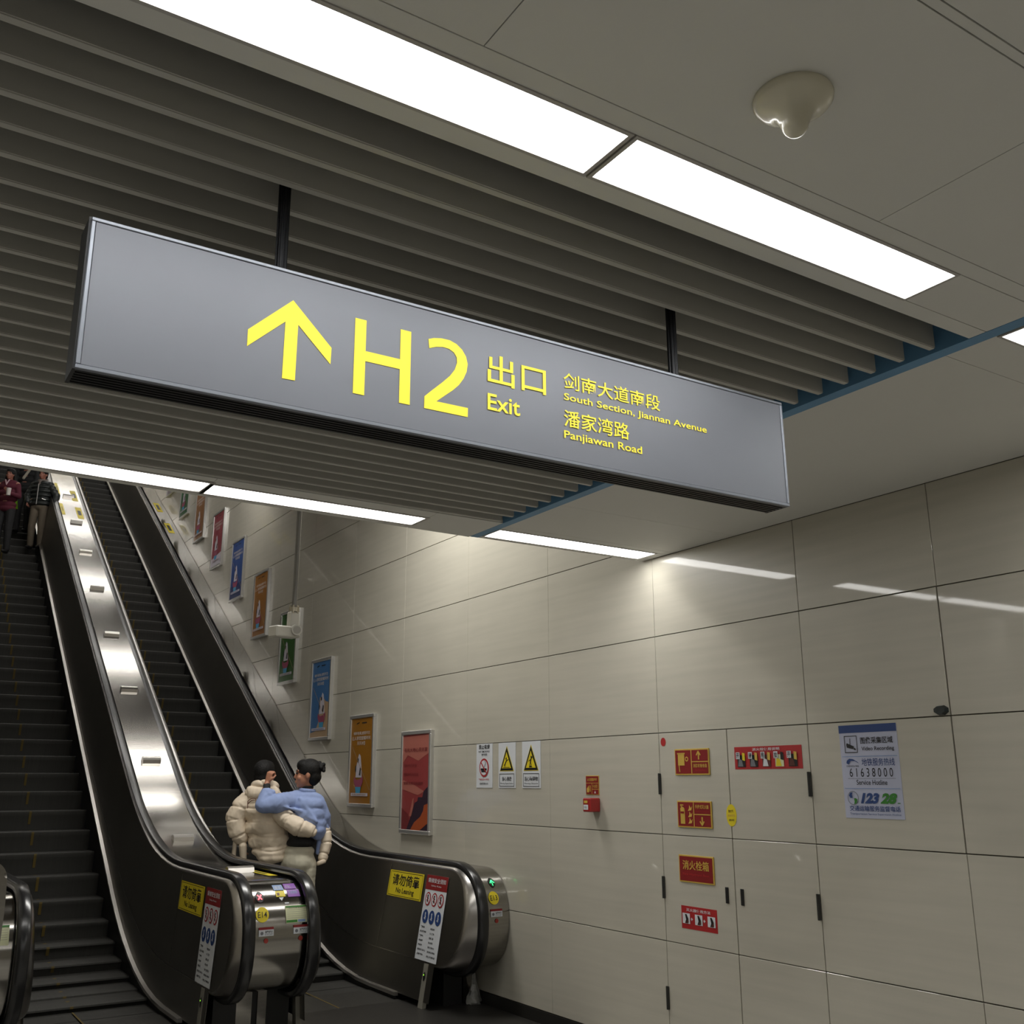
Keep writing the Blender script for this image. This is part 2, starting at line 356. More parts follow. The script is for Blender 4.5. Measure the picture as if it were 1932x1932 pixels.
# lamps in the shaft, out of view above, seen mirrored in the steel decks
area('shaft_lamp',(2.9,7.2,4.70),2.2,0.5,90)
for i,yy in enumerate((12.7,15.4,18.4,21.3,23.4)):
    zz=shaftz(yy)-0.10; t=thing('shaft_light',(2.3,yy,zz),'strip light across the escalator shaft ceiling, %s from the bottom'%('first','second','third','fourth','fifth')[i],'ceiling light','strip lights of the escalator shaft')
    bm=bmesh.new(); add_box(bm,1.3,4.0,-0.09,0.09,-0.02,0.0); 
    bmesh.ops.transform(bm,matrix=Matrix.Translation((0,yy,zz))@Matrix.Rotation(math.atan(0.603),4,'X'),verts=bm.verts); bm_obj('diffuser',bm,mat('shaft_diffuser',(1,0.97,0.92),0.5,emit=17.0,var=0.0),t)
    bm=bmesh.new(); add_box(bm,1.26,4.04,-0.12,0.12,0.001,0.03)
    bmesh.ops.transform(bm,matrix=Matrix.Translation((0,yy,zz))@Matrix.Rotation(math.atan(0.603),4,'X'),verts=bm.verts); bm_obj('housing',bm,M_LAMPF,t)

# ================================================================ SMOKE DETECTOR / ANTENNA DOME
bm=bmesh.new()
pr=[(0.0,0.0),(0.082,0.0),(0.084,-0.005),(0.083,-0.011),(0.078,-0.018),(0.068,-0.025),(0.057,-0.031),(0.048,-0.037),(0.041,-0.044),(0.036,-0.052),(0.032,-0.060),(0.029,-0.066),(0.027,-0.075),(0.022,-0.084),(0.014,-0.0905),(0.005,-0.093),(0.001,-0.0931)]
lathe(bm,pr,(1.48,1.21,ZC),64); dm=bm_obj('antenna_dome',bm,mat('ivory_plastic',(0.62,0.585,0.46),0.22,var=0.03,coat=0.3),None,True,50)
tag(dm,'cream plastic dome with a drooping round nub on the plain ceiling','antenna')

# ================================================================ HANGING SIGN
sg=thing('exit_sign',(0.27,2.14,2.42),'long grey hanging exit sign with yellow arrow and H2','sign')
SX0,SX1,SY0,SY1,SZ0,SZ1=0.272,2.376,2.090,2.188,2.421,2.770
box('body',SX0+0.004,SX1-0.004,SY0+0.006,SY1,SZ0+0.012,SZ1-0.003,M_SIGND,sg,0.001)
box('face_panel',SX0+0.010,SX1-0.010,SY0+0.0015,SY0+0.006,SZ0+0.011,SZ1-0.010,M_SIGN,sg)
def border(a,b,c,d,dd=0.0):
    bm=bmesh.new(); add_box(bm,a,b,SY0-0.001,SY0+0.012,c,d,0.0015); bm_obj('border',bm,M_ALU,sg)
border(SX0,SX1,SZ1-0.009,SZ1); border(SX0,SX1,SZ0,SZ0+0.010); border(SX0,SX0+0.009,SZ0+0.010,SZ1-0.009); border(SX1-0.009,SX1,SZ0+0.010,SZ1-0.009)
bm=bmesh.new()
for k in range(6):
    y0=SY0+0.013+k*0.0148; add_box(bm,SX0+0.004,SX1-0.004,y0,y0+0.0075,SZ0+0.0005,SZ0+0.014)
bm_obj('ribbed_underside',bm,mat('sign_rib_black',(0.012,0.012,0.013),0.4,metal=0.3),sg)
bm=bmesh.new(); add_box(bm,SX0-0.004,SX0+0.004,SY0+0.010,SY1+0.004,SZ0+0.002,SZ1+0.004); bm_obj('end_cap',bm,M_SIGND,sg)
bm=bmesh.new(); add_box(bm,SX1-0.004,SX1+0.004,SY0+0.010,SY1+0.004,SZ0+0.002,SZ1+0.004); bm_obj('end_cap',bm,M_SIGND,sg)
for xx in (0.7075,1.960):
    bm=bmesh.new(); add_cyl(bm,(xx,2.14,2.765),(xx,2.14,3.33),0.0125,seg=20)
    for k in range(8):
        a=2*pi*k/8; add_cyl(bm,(xx+0.0125*cos(a),2.14+0.0125*sin(a),2.765),(xx+0.0125*cos(a),2.14+0.0125*sin(a),3.33),0.003,seg=6)
    bm_obj('hanging_rod',bm,mat('rod_black',(0.02,0.021,0.024),0.35,metal=0.5),sg)
pr=Prn(lambda u,v,off:(u,SY0+0.0013-off,v),sg,1)
pr.poly('arrow',M_YEL,[(0.7264,2.694),(0.6235,2.5939),(0.6238,2.5526),(0.7103,2.6351),(0.7093,2.493),(0.7406,2.4939),(0.7416,2.6347),(0.8259,2.5533),(0.8269,2.5959)])
pr.poly('letter_h',M_YEL,[(0.8853,2.4934),(0.9150,2.4934),(0.9150,2.582),(1.008,2.582),(1.008,2.4934),(1.0375,2.4934),(1.0375,2.6897),(1.008,2.6897),(1.008,2.6085),(0.9150,2.6085),(0.9150,2.6897),(0.8853,2.6897)])
two=[(1.0867,2.6822),(1.1024,2.6885),(1.1242,2.6930),(1.1484,2.6935),(1.1688,2.6875),(1.1853,2.6756),(1.197,2.6592),(1.2022,2.6393),(1.1992,2.6175),(1.1904,2.5966),(1.1765,2.5757),(1.1587,2.5576),(1.1119,2.518),(1.2036,2.5183),(1.203,2.4935),(1.0775,2.4933),(1.0779,2.5248),(1.0957,2.5422),(1.1266,2.5712),(1.15,2.5951),(1.1638,2.6152),(1.1704,2.6357),(1.1693,2.6507),(1.161,2.6622),(1.1468,2.6690),(1.1287,2.6700),(1.1088,2.6656),(1.0893,2.6575)]
pr.poly('digit_two',M_YEL,two)
pr.text('lettering',M_YEL,'出口',1.2622,2.6005,1.4475,2.6835,bold=0.008)
pr.text('lettering',M_YEL,'Exit',1.2622,2.5260,1.3628,2.5720,bold=0.012)
pr.text('lettering',M_YEL,'剑南大道南段',1.5075,2.6370,1.8540,2.6845,bold=0.006)
pr.text('lettering',M_YEL,'South Section, Jiannan Avenue',1.5072,2.5975,2.0360,2.6235,bold=0.010)
pr.text('lettering',M_YEL,'潘家湾路',1.5060,2.5265,1.7335,2.5755,bold=0.006)
pr.text('lettering',M_YEL,'Panjiawan Road',1.5052,2.4855,1.7785,2.5145,bold=0.010)
pr.done()
sg.rotation_euler=(0,-0.0058,0)

# ================================================================ ESCALATORS
KH={'r':(9.44,9.37,8.95,9.32,0.155),'c':(9.10,8.99,8.88,9.00,0.062)}   # knees of handrail, panel top, skirt, deck; lean of the panel
def superell(cy,cz,a,b,n,t0,t1,e=2.3):
    out=[]
    for i in range(n+1):
        t=t0+(t1-t0)*i/n; c,s=cos(t),sin(t)
        out.append((cy-a*abs(c)**(2/e)*(1 if c>=0 else -1), cz+b*abs(s)**(2/e)*(1 if s>=0 else -1)))
    return out
def path(zf,knee,a,b,cz,endback=0.0,cy=6.95):
    pts=[]
    y=TOPY
    while y>knee+1.05: pts.append((y,F_inc(y,knee,zf))); y-=1.0
    for i in range(11):
        yy=knee+1.0-0.2*i; pts.append((yy,F_inc(yy,knee,zf)))
    pts.append((7.6,zf))
    pts+=superell(cy,cz,a,b,22,pi/2,-pi/2)
    if endback: pts.append((cy+endback,cz-b))
    return pts
def resamp(p,n):
    L=[0]
    for a,b in zip(p,p[1:]): L.append(L[-1]+sqrt((a[0]-b[0])**2+(a[1]-b[1])**2))
    out=[];j=0
    for i in range(n):
        s=L[-1]*i/(n-1)
        while j<len(L)-2 and L[j+1]<s: j+=1
        t=(s-L[j])/max(1e-9,L[j+1]-L[j]); out.append((p[j][0]*(1-t)+p[j+1][0]*t,p[j][1]*(1-t)+p[j+1][1]*t))
    return out
def profiles(v):
    kh,kp,ks,kd,ln=KH[v]
    return dict(HR_out=path(1.018,kh,0.430,0.400,0.618,0.10),HR_in=path(0.978,kh-0.02,0.385,0.362,0.616,0.10),RIM_o=path(0.985,kh-0.02,0.392,0.370,0.615,0.10),
        PAN=path(0.958,kp,0.300,0.330,0.628,0.10),DECK=path(0.965,kd,0.345,0.345,0.620,0.0))
def strip(bm, A, B):
    va=[bm.verts.new(p) for p in A]; vb=[bm.verts.new(p) for p in B]
    for i in range(len(A)-1): bm.faces.new((va[i],va[i+1],vb[i+1],vb[i]))
def loft(name, curves, m, parent, closed=False, smooth=True, sharp=40):
    bm=bmesh.new(); V=[[bm.verts.new(p) for p in c] for c in curves]; n=len(V)
    for k in range(n if closed else n-1):
        a=V[k]; b=V[(k+1)%n]
        for i in range(len(a)-1): bm.faces.new((a[i],a[i+1],b[i+1],b[i]))
    if closed:
        for e in (0,-1): bm.faces.new([V[k][e] for k in range(n)])
    return bm_obj(name,bm,m,parent,smooth,sharp)
def off_x(P,x): return [(x,p[0],p[1]) for p in P]
def side(parent, xin, sgn, c, v='c'):
    """one side of a balustrade. xin: panel top plane, c: handrail centre, sgn=-1 faces -X (steps to the left), +1 faces +X"""
    kh,KNEE_P,ks,kd,LN=KH[v]; Q=profiles(v); HR_out,HR_in,RIM_o,PAN=Q['HR_out'],Q['HR_in'],Q['RIM_o'],Q['PAN']; hw=0.039
    def lean(z,sgn,xin): return xin+sgn*LN*(0.96-min(0.96,z))/0.92
    # handrail: rounded C section swept along the path
    sec=[(hw,0.10),(hw,0.45),(hw*0.93,0.8),(hw*0.72,0.96),(0.0,1.0),(-hw*0.72,0.96),(-hw*0.93,0.8),(-hw,0.45),(-hw,0.10),(-hw*0.7,0.0),(hw*0.7,0.0)]
    curves=[]
    for dx,t in sec: curves.append([(c+dx,a[0]*t+b[0]*(1-t),a[1]*t+b[1]*(1-t)) for a,b in zip(HR_out,HR_in)])
    loft('handrail',curves,M_RUB,parent,True,True,60)
    # steel rim between handrail and panel
    cs=[]
    for k in range(7):
        t=k/6; row=[]
        for a,b in zip(RIM_o,PAN):
            z=a[1]*(1-t)+b[1]*t; xe=lean(b[1],sgn,xin) if b[0]<7.3 else xin
            x0=c+sgn*0.026; q=sin(t*pi/2)
            row.append((x0+(xe-x0)*q,a[0]*(1-t)+b[0]*t,z))
        cs.append(row)
    loft('rim',cs,M_RIM,parent,False,True,40)
    # side panel: flat leaning sheet between skirt line and panel outline
    top=[p for p in PAN if p[0]>=6.95-1e-6 and p[1]>0.9]        # incline + flat
    arc=PAN[len(top)-1:]
    def low(y): return F_inc(y,ks,0.05)
    bm=bmesh.new()
    T=[bm.verts.new((xin,p[0],p[1])) for p in top]; B=[]
    for p in top:
        zb=low(p[0]) if p[0]>7.2 else 0.05
        B.append(bm.verts.new((xin+sgn*LN,p[0],zb)))
    mid=[]
    for i in range(len(top)-1): bm.faces.new((T[i],T[i+1],B[i+1],B[i]))
    # newel end: fan of the D outline down to the post
    yb=7.05; A=[T[-1]]+[bm.verts.new((lean(p[1],sgn,xin),p[0],p[1])) for p in arc[1:] if p[1]>0.29]
    corner=bm.verts.new((lean(0.30,sgn,xin),yb,0.30))
    A2=A+[corner]
    # anchor on the vertical at y of the last flat point
    Bm=B[-1]; 
    cen=bm.verts.new((lean(0.5,sgn,xin),7.0,0.5))
    pb=bm.verts.new((lean(0.05,sgn,xin),7.05,0.05))
    if Bm.co.y>7.06: pass
    loop=A2+[pb,Bm]
    for i in range(len(loop)):
        a=loop[i]; b=loop[(i+1)%len(loop)]
        try: bm.faces.new((cen,a,b))
        except ValueError: pass
    bm_obj('side_panel',bm,M_STEELD,parent)
    # panel joint, deck line
    bm=bmesh.new(); x=xin+sgn*0.003
    for yy in (7.93,):
        for z0,z1 in ((0.33,0.94),):
            strip(bm,[(lean(z0,sgn,x),yy,z0),(lean(z1,sgn,x),yy-0.02,z1)],[(lean(z0,sgn,x),yy+0.006,z0),(lean(z1,sgn,x),yy-0.014,z1)])
    bm_obj('panel_joint',bm,M_RIM,parent)
    # lower skirt panel line
    lo=[(y_,F_inc(y_,ks+0.07,0.315)) for y_ in (7.06,7.5,8.0,8.3,8.6,8.9,9.2,9.5,9.8)]
    lo+= [(y_,F_inc(y_,ks+0.07,0.315)-0.16*min(1,(y_-9.8)/2)) for y_ in (10.8,12,14,17,20,24)]
    bm=bmesh.new()
    def bl(y_,z_):      # point on the leaning panel
        zt=F_inc(y_,KNEE_P,0.958); zb=low(y_); t=(z_-zb)/(zt-zb); return xin+sgn*(LN*(1-t)+0.003)
    strip(bm,[(bl(a,b),a,b) for a,b in lo],[(bl(a,b-0.006),a,b-0.006) for a,b in lo])
    bm_obj('panel_seam',bm,M_RIM,parent)
    # bright skirt bar and dark skirt below
    sk=[(7.45,0.045)]+[(y_,F_inc(y_,ks,0.045)) for y_ in (7.6,7.9,8.15,8.4,8.6,8.8,9.0,9.2,9.4,9.6,9.8,10)]+[(TOPY,F_inc(TOPY,ks,0.045))]
    xs=xin+sgn*(LN-0.005); xo=xin+sgn*(LN+0.03)
    loft('skirt_bar',[[(xs,a,b+0.014) for a,b in sk],[(xo,a,b+0.010) for a,b in sk],[(xo,a,b-0.014) for a,b in sk],[(xs,a,b-0.018) for a,b in sk]],M_CHROME,parent,True,True,30)
    sx=xin+sgn*(LN+0.010)
    loft('skirt',[[(sx,a,b-0.016) for a,b in sk],[(sx,a,b-0.55) for a,b in sk]],M_BLACK,parent,False)
    # sensor post and black plinth under the newel
    x0,x1=sorted((lean(0.12,sgn,xin)-sgn*0.0,xin+sgn*0.02-sgn*0.05))
    bm=bmesh.new()
    P=[(lean(0.0,sgn,xin),0.0),(lean(0.30,sgn,xin),0.30)]
    for ya,yb_ in ((7.035,7.10),):
        vs=[bm.verts.new((px+dx,yy,pz)) for px,pz in P for dx in (sgn*0.004,-sgn*0.03) for yy in (ya,yb_)]
        for f in ((0,1,5,4),(2,3,7,6),(0,2,6,4),(1,3,7,5),(0,1,3,2),(4,5,7,6)): bm.faces.new([vs[i] for i in f])
    bm_obj('sensor_post',bm,mat('post_alloy',(0.30,0.285,0.24),0.5,metal=0.4),parent)
    bm=bmesh.new(); vs=[]
    sp=Prn(lambda u,v,off:(lean(v,sgn,xin)+sgn*(0.005+off),7.068+u,v),parent,1)
    sp.disc('sensor_window',M_BLACK,0,0.215,0.017,0.03,1); sp.disc('sensor_light',E_DOT,0.008,0.225,0.004,0.005,2); sp.done()
    a,b=sorted((xin-sgn*0.02,xin-sgn*0.175))
    pl=bmesh.new(); add_box(pl,a,b,7.045,7.6,0.0,0.30); bm_obj('plinth',pl,M_BLACK,parent)
    return c
def deck(parent,x0,x1,v='c'):
    D=profiles(v)['DECK']; loft('deck_cover',[off_x(D,x0),off_x(D,x1)],M_STEEL,parent,False,True,40)
def closed_end(parent,xa,xb):
    """flat closing cheeks of the drum below the deck"""
def drumY(z):
    s=min(1,abs(z-0.620)/0.345); return 6.95-0.345*(1-s**2.3)**(1/2.3)
def bump(parent,xc,y,wid=0.17,kd=9.0):
    """stainless anti-slide block on the deck"""
    z=F_inc(y,kd,0.965); ang=math.atan((F_inc(y+0.05,kd,0.965)-F_inc(y-0.05,kd,0.965))/0.1)
    bm=bmesh.new(); pf=[(-0.045,0),(-0.033,0.034),(-0.012,0.044),(0.012,0.044),(0.033,0.034),(0.045,0)]
    A=[bm.verts.new((-wid/2,a,b)) for a,b in pf]; B=[bm.verts.new((wid/2,a,b)) for a,b in pf]
    for i in range(5): bm.faces.new((A[i],A[i+1],B[i+1],B[i]))
    bm.faces.new(A); bm.faces.new(B[::-1])
    bmesh.ops.transform(bm,matrix=Matrix.Translation((xc,y,z))@Matrix.Rotation(ang,4,'X'),verts=bm.verts)
    bm_obj('deck_block',bm,M_CHROME,parent)

def no_leaning(parent,xin,sgn,LN):
    lean=lambda z,sgn,xin: xin+sgn*LN*(0.96-min(0.96,z))/0.92
    """yellow notice and tall safety notice stuck on the leaning side panel"""
    ps=Prn(lambda u,v,off:(lean(v,sgn,xin)+sgn*(0.003+off),u,v),parent,0.2)
    y0,y1,z0,z1=7.905,7.312,0.703,0.898        # u grows toward -Y (left to right for the viewer)
    ps.rect('notice_plate',P_YELLOW,y0,z0,y1,z1,1)
    d=0.012
    ps.frame('notice_border',P_BLACK,y0-0.02,z0+0.008,y1+0.02,z1-0.008,0.0035,2)
    ps.text('lettering',P_BLACK,'请勿倚靠',y0-0.065,z0+0.085,y1+0.06,z1-0.025,2,0.014)
    ps.text('lettering',P_BLACK,'No Leaning',y0-0.15,z0+0.02,y1+0.13,z0+0.07,2,0.015)
    a,b,c0,c1=7.262,6.925,0.314,0.904
    ps.rect('safety_sheet',P_WHITE,a,c0,b,c1,1); ps.rect('safety_header',P_DRED,a,0.80,b,c1,2)
    ps.text('header_lettering',P_WHITE,'乘梯安全须知',a-0.03,0.850,b+0.03,0.884,3,0.01)
    ps.text('header_lettering',P_WHITE,'Safety Rules',a-0.09,0.822,b+0.09,0.836,3)
    w=(b-a)
    for k in range(3):
        ps.grp+=1; u=a+w*(0.2+0.3*k); ps.ring('prohibition_ring',P_RED,u,0.735,-0.044,0.048,-0.0001,3) if False else None
        ps.disc('prohibition_ring',P_RED,u,0.735,0.044,0.048,3); ps.disc('prohibition_field',P_WHITE,u,0.735,0.034,0.038,4)
        ps.disc('pictogram',P_BLACK,u,0.757,0.009,0.009,5); ps.line('pictogram',P_BLACK,(u,0.748),(u,0.712),0.013,5); ps.line('pictogram',P_BLACK,(u-0.014,0.74),(u+0.016,0.722),0.006,5)
        ps.line('prohibition_bar',P_RED,(u+0.028,0.762),(u-0.028,0.708),0.006,6)
        ps.disc('mandatory_disc',P_NAVY,u,0.612,0.044,0.048,3)
        ps.disc('mandatory_figure',P_WHITE,u,0.633,0.008,0.008,4); ps.line('mandatory_figure',P_WHITE,(u,0.625),(u-0.004,0.59),0.011,4); ps.line('mandatory_figure',P_WHITE,(u-0.012,0.61),(u+0.016,0.596),0.005,4)
    rows=['严禁倚靠','禁止逆行踩踏','严禁攀爬','请勿奔跑','握紧扶手','看管好老人和小孩','注意脚下安全']
    rows2=['站稳扶好','小心夹脚','照看儿童','禁止推车','乘梯注意安全','请勿将头手伸出','特殊人群请乘电梯']
    for k,(r1,r2) in enumerate(zip(rows,rows2)):
        zt=0.545-0.031*k
        ps.text('rule_lettering',P_BLACK,r1,a-0.02,zt-0.014,a-0.02-0.016*len(r1),zt,2,0.015)
        ps.text('rule_lettering',P_BLACK,r2,a-0.175,zt-0.018,a-0.175-0.017*len(r2),zt-0.004,2,0.015)
    ps.done()
def drum_prints(parent,x0,x1,full=True,led='up',code='E14'):
    Kx=1.012
    pd=Prn(lambda u,v,off:(u,drumY(v)-0.0025-1.6*off,v),parent,0.01)
    w=x1-x0
    lx={'x':2.337,'up':4.096,'none':0.6}[led]
    pd.disc('indicator_window',P_BLACK,lx,0.876,0.026,0.030,1)
    if led=='x':
        pd.line('indicator_sign',E_RED,(lx-0.013,0.889),(lx+0.013,0.863),0.007,2); pd.line('indicator_sign',E_RED,(lx-0.013,0.863),(lx+0.013,0.889),0.007,3)
    else:
        pd.line('indicator_sign',E_GREEN,(lx,0.857),(lx,0.889),0.005,2); pd.line('indicator_sign',E_GREEN,(lx,0.892),(lx-0.017,0.874),0.006,3); pd.line('indicator_sign',E_GREEN,(lx,0.892),(lx+0.017,0.874),0.006,4)
    sx=lx+(0.003 if led=='x' else -0.022)
    pd.disc('unit_sticker',P_YELLOW,sx,0.776,0.043,0.044,1)
    pd.text('unit_lettering',P_BLACK,code,sx-0.030,0.760,sx+0.030,0.794,2,0.005)
    def warn(u):
        pd.grp+=1
        pd.rect('warning_label',P_WHITE,u,0.650,u+0.098,0.688,1); pd.rect('warning_header',P_DRED,u,0.688,u+0.098,0.703,1)
        pd.text('warning_lettering',P_BLACK,'温馨提示',u+0.04,0.668,u+0.09,0.682,2,0.010); pd.text('warning_lettering',P_GREY,'STOP',u+0.04,0.655,u+0.09,0.664,2); pd.disc('warning_mark',P_GREY,u+0.02,0.668,0.010,0.010,2)
        pd.disc('stop_button',mat('button_red',srgb(150,48,40),0.4),u+0.050,0.622,0.014,0.015,1)
    if led=='x':
        warn(lx-0.022); warn(lx+0.208)
        u=lx+0.108
        pd.rect('notice_sticker',P_LBLUE,u,0.908,u+0.066,0.936,1); pd.rect('notice_sticker',P_YELLOW,u+0.004,0.872,u+0.066,0.904,1); pd.text('sticker_lettering',P_WHITE,'提示',u+0.01,0.914,u+0.05,0.930,2); pd.rect('sticker_mark',P_BROWN,u+0.012,0.880,u+0.028,0.894,2)
        pd.poly('notice_sticker',P_WHITE,[(u+0.018,0.868),(u+0.052,0.868),(u+0.035,0.848)],1); pd.rect('notice_sticker',P_WHITE,u+0.05,0.830,u+0.08,0.838,1)
        pd.rect('purple_sticker',P_PURPLE,u+0.076,0.912,u+0.156,0.940,1); pd.rect('purple_sticker',P_PURPLE,u+0.084,0.868,u+0.166,0.908,1)
        pd.text('sticker_lettering',P_WHITE,'先下后上',u+0.084,0.918,u+0.120,0.934,2); pd.text('sticker_lettering',P_LBLUE,'文明乘梯',u+0.092,0.884,u+0.15,0.902,2)
        u=lx+0.158
        pd.rect('inspection_plate',P_CREAM,u,0.716,u+0.160,0.818,1); pd.rect('inspection_header',P_GREEN,u+0.002,0.808,u+0.158,0.816,2)
        for k in range(5): pd.rect('inspection_line',P_GREY,u+0.008,0.745+0.012*k,u+0.152,0.7462+0.012*k,2)
        pd.rect('inspection_footer',P_GREEN,u+0.002,0.720,u+0.075,0.734,2); pd.rect('inspection_footer',P_LBLUE,u+0.08,0.720,u+0.13,0.735,2)
        pd.text('sticker_lettering',P_BLACK,'特种设备使用标志',u+0.02,0.8005,u+0.14,0.8065,3)
    elif led=='up':
        warn(lx-0.06)
    else:
        warn(x1-0.17); u=x1-0.18
        pd.rect('inspection_plate',P_CREAM,u,0.716,u+0.150,0.818,1); pd.rect('inspection_header',P_GREEN,u,0.808,u+0.15,0.818,2)
        for k in range(5): pd.rect('inspection_line',P_GREY,u+0.008,0.745+0.012*k,u+0.142,0.7462+0.012*k,2)
    pd.done()
    # polished bands across the drum
BUMPS=[9.02,10.37,11.66,12.92,14.21,15.43,16.60,17.77]
# centre unit
U1=thing('escalator_balustrade',(2.44,7.0,0),'wide steel balustrade in the middle with red cross light and E14 sticker','escalator balustrade','balustrades of the escalators')
side(U1,2.172,-1,2.234); side(U1,2.728,+1,2.662)
deck(U1,2.268,2.628)
for yy in BUMPS: bump(U1,2.448,yy)
bump(U1,2.46,7.50,0.19)
no_leaning(U1,2.172,-1,0.062); drum_prints(U1,2.26,2.61,True,'x','E14')
pu=Prn(lambda u,v,off:(u,v,F_inc(v,9.0,0.965)+0.002+off),U1,0.1)
for u0,u1,v0,v1 in ((2.27,2.34,7.75,8.15),(2.54,2.60,7.1,7.65),(2.27,2.32,16.9,17.4),(2.50,2.59,16.8,17.3),(2.28,2.33,17.8,18.4),(2.50,2.59,17.6,18.1)):
    pu.grp+=1; pu.rect('deck_sticker',P_YELLOW,u0,v0,u1,v1,1); pu.rect('sticker_mark',P_BLACK,u0+0.02,v0+0.15,u1-0.02,v1-0.15,2)
pu.done()
box('front_sheet',2.345,2.452,7.05,7.3,0,0.30,M_STEEL,U1); box('front_sheet',2.492,2.590,7.05,7.3,0,0.30,M_STEEL,U1)
box('front_gap',2.33,2.60,7.07,7.35,0,0.30,M_BLACK,U1)
# right unit
U2=thing('escalator_balustrade',(4.0,7.0,0),'steel balustrade along the beige wall with green up arrow light','escalator balustrade','balustrades of the escalators')
side(U2,3.880,-1,3.940,'r'); deck(U2,3.973,XW-0.006,'r')
no_leaning(U2,3.880,-1,0.155); drum_prints(U2,3.975,4.19,True,'up','E13')
box('front_sheet',4.075,4.185,7.06,7.3,0,0.30,M_STEEL,U2)
pu=Prn(lambda u,v,off:(u,v,F_inc(v,9.32,0.965)+0.002+off),U2,0.1)
for v0,v1 in ((17.2,17.65),(18.2,18.65)): pu.grp+=1; pu.rect('deck_sticker',P_YELLOW,4.02,v0,4.12,v1,1); pu.rect('sticker_mark',P_BLACK,4.045,v0+0.1,4.095,v1-0.1,2)
pu.done()
# left unit
U0=thing('escalator_balustrade',(0.72,7.0,0),'leftmost steel balustrade, cut by the left picture edge','escalator balustrade','balustrades of the escalators')
side(U0,1.000,+1,0.942); side(U0,0.44,-1,0.50); deck(U0,0.535,0.908)
drum_prints(U0,0.54,0.905,True,'none','E16')
for yy in (7.50,9.02,10.37): bump(U0,0.72,yy,0.19)
# steps
STP=0.308; PH2=13.96; PH1=12.652
M_STEPR=mat('step_riser_metal',(0.040,0.039,0.035),0.6,metal=0.3,var=0.12,nscale=(150,2,2))
def stair(t,x0,x1,xl,phase,kn):
    nose=lambda y: F_inc(y,kn,0.04) if y>8.3 else 0.0
    y=phase
    while y>8.0: y-=STP
    k=0
    while y<TOPY-0.8:
        z=nose(y) if y>8.2 else 0.0; z1=nose(y+STP); zp=nose(y-STP) if y>8.6 else 0.0
        pf=[]      # side profile: curved riser then tread
        h=z-zp
        if h<0.006: pf=[(y,z-0.03),(y,z-0.004),(y+STP+0.01,z-0.004)]
        else:
            pf=[(y+0.030,zp-0.02),(y+0.022,zp+h*0.35),(y+0.010,zp+h*0.7),(y+0.0,z-0.018),(y+0.002,z-0.006),(y+0.012,z),(y+STP+0.03,z)]
        bm=bmesh.new(); A=[bm.verts.new((x0,a,b)) for a,b in pf]; B=[bm.verts.new((x1,a,b)) for a,b in pf]
        for i in range(len(pf)-1): bm.faces.new((A[i],A[i+1],B[i+1],B[i]))
        st=bm_obj('step',bm,M_STEPR,t,True,35)
        if h>=0.006:
            v=[(xl-0.012,y+0.019,zp+h*0.30),(xl+0.012,y+0.019,zp+h*0.30),(xl+0.012,y-0.003,z-0.018),(xl-0.012,y-0.003,z-0.018),(xl+0.012,y-0.001,z-0.004),(xl-0.012,y-0.001,z-0.004),(xl+0.012,y+0.2,z+0.001),(xl-0.012,y+0.2,z+0.001)]
            link('stand_line',mesh_from('stand_line',v,[(0,1,2,3),(3,2,4,5),(5,4,6,7)],M_STEPY),st)
        y+=STP; k+=1
    # landing plate and comb
    box('landing_plate',x0-0.1,x1+(0.45 if x1>3 else 0.1),5.6,7.38,0.0,0.006,M_PLATE,t)
    bm=bmesh.new(); add_box(bm,x0,x1,7.38,7.9,-0.01,0.004); bm_obj('comb_plate',bm,mat('comb_metal',(0.05,0.048,0.043),0.5,metal=0.5,var=0.2,nscale=(140,2,2)),t)
    bm=bmesh.new(); add_box(bm,xl-0.006,xl+0.006,7.40,8.3,0.004,0.0055); bm_obj('stand_line',bm,M_STEPY,t)
    box('top_landing',x0-0.1,x1+0.1,TOPY-0.8,TOPY,nose(TOPY-0.8)-0.1,nose(TOPY-0.8),M_PLATE,t)
E2=thing('escalator',(3.3,7.4,0),'dark step escalator beside the beige wall, the couple ride it','escalator','escalators'); stair(E2,2.77,3.735,3.23,PH2,9.05)
E1=thing('escalator',(1.6,7.4,0),'dark step escalator at the left edge bringing passengers down','escalator','escalators'); stair(E1,1.055,2.095,1.57,PH1,9.30)
tag(box('floor_pit',0.3,4.2,7.36,24,-0.6,-0.5,M_BLACK),kind='structure')

# barrier panel at the far left
bm=bmesh.new()
lp=[(-0.25,0.0),(-0.25,1.235)]+[(0.0+0.09*sin(a),1.145+0.09*cos(a)) for a in [i*pi/2/8 for i in range(9)]]+[(0.095,1.0),(0.085,0.55),(0.03,0.0)]
A=[bm.verts.new((0.612+a,5.60,b)) for a,b in lp]; B=[bm.verts.new((0.612+a,5.68,b)) for a,b in lp]
bm.faces.new(A); bm.faces.new(B[::-1])
for i in range(len(lp)): bm.faces.new((A[i],A[(i+1)%len(lp)],B[(i+1)%len(lp)],B[i]))
bmesh.ops.bevel(bm,geom=[e for e in bm.edges if abs(e.verts[0].co.y-e.verts[1].co.y)<1e-5],offset=0.012,segments=2,affect='EDGES')
tag(bm_obj('barrier_panel',bm,M_STEEL,None,True,35),'round-cornered steel barrier panel at the extreme left, before the leftmost balustrade','barrier')

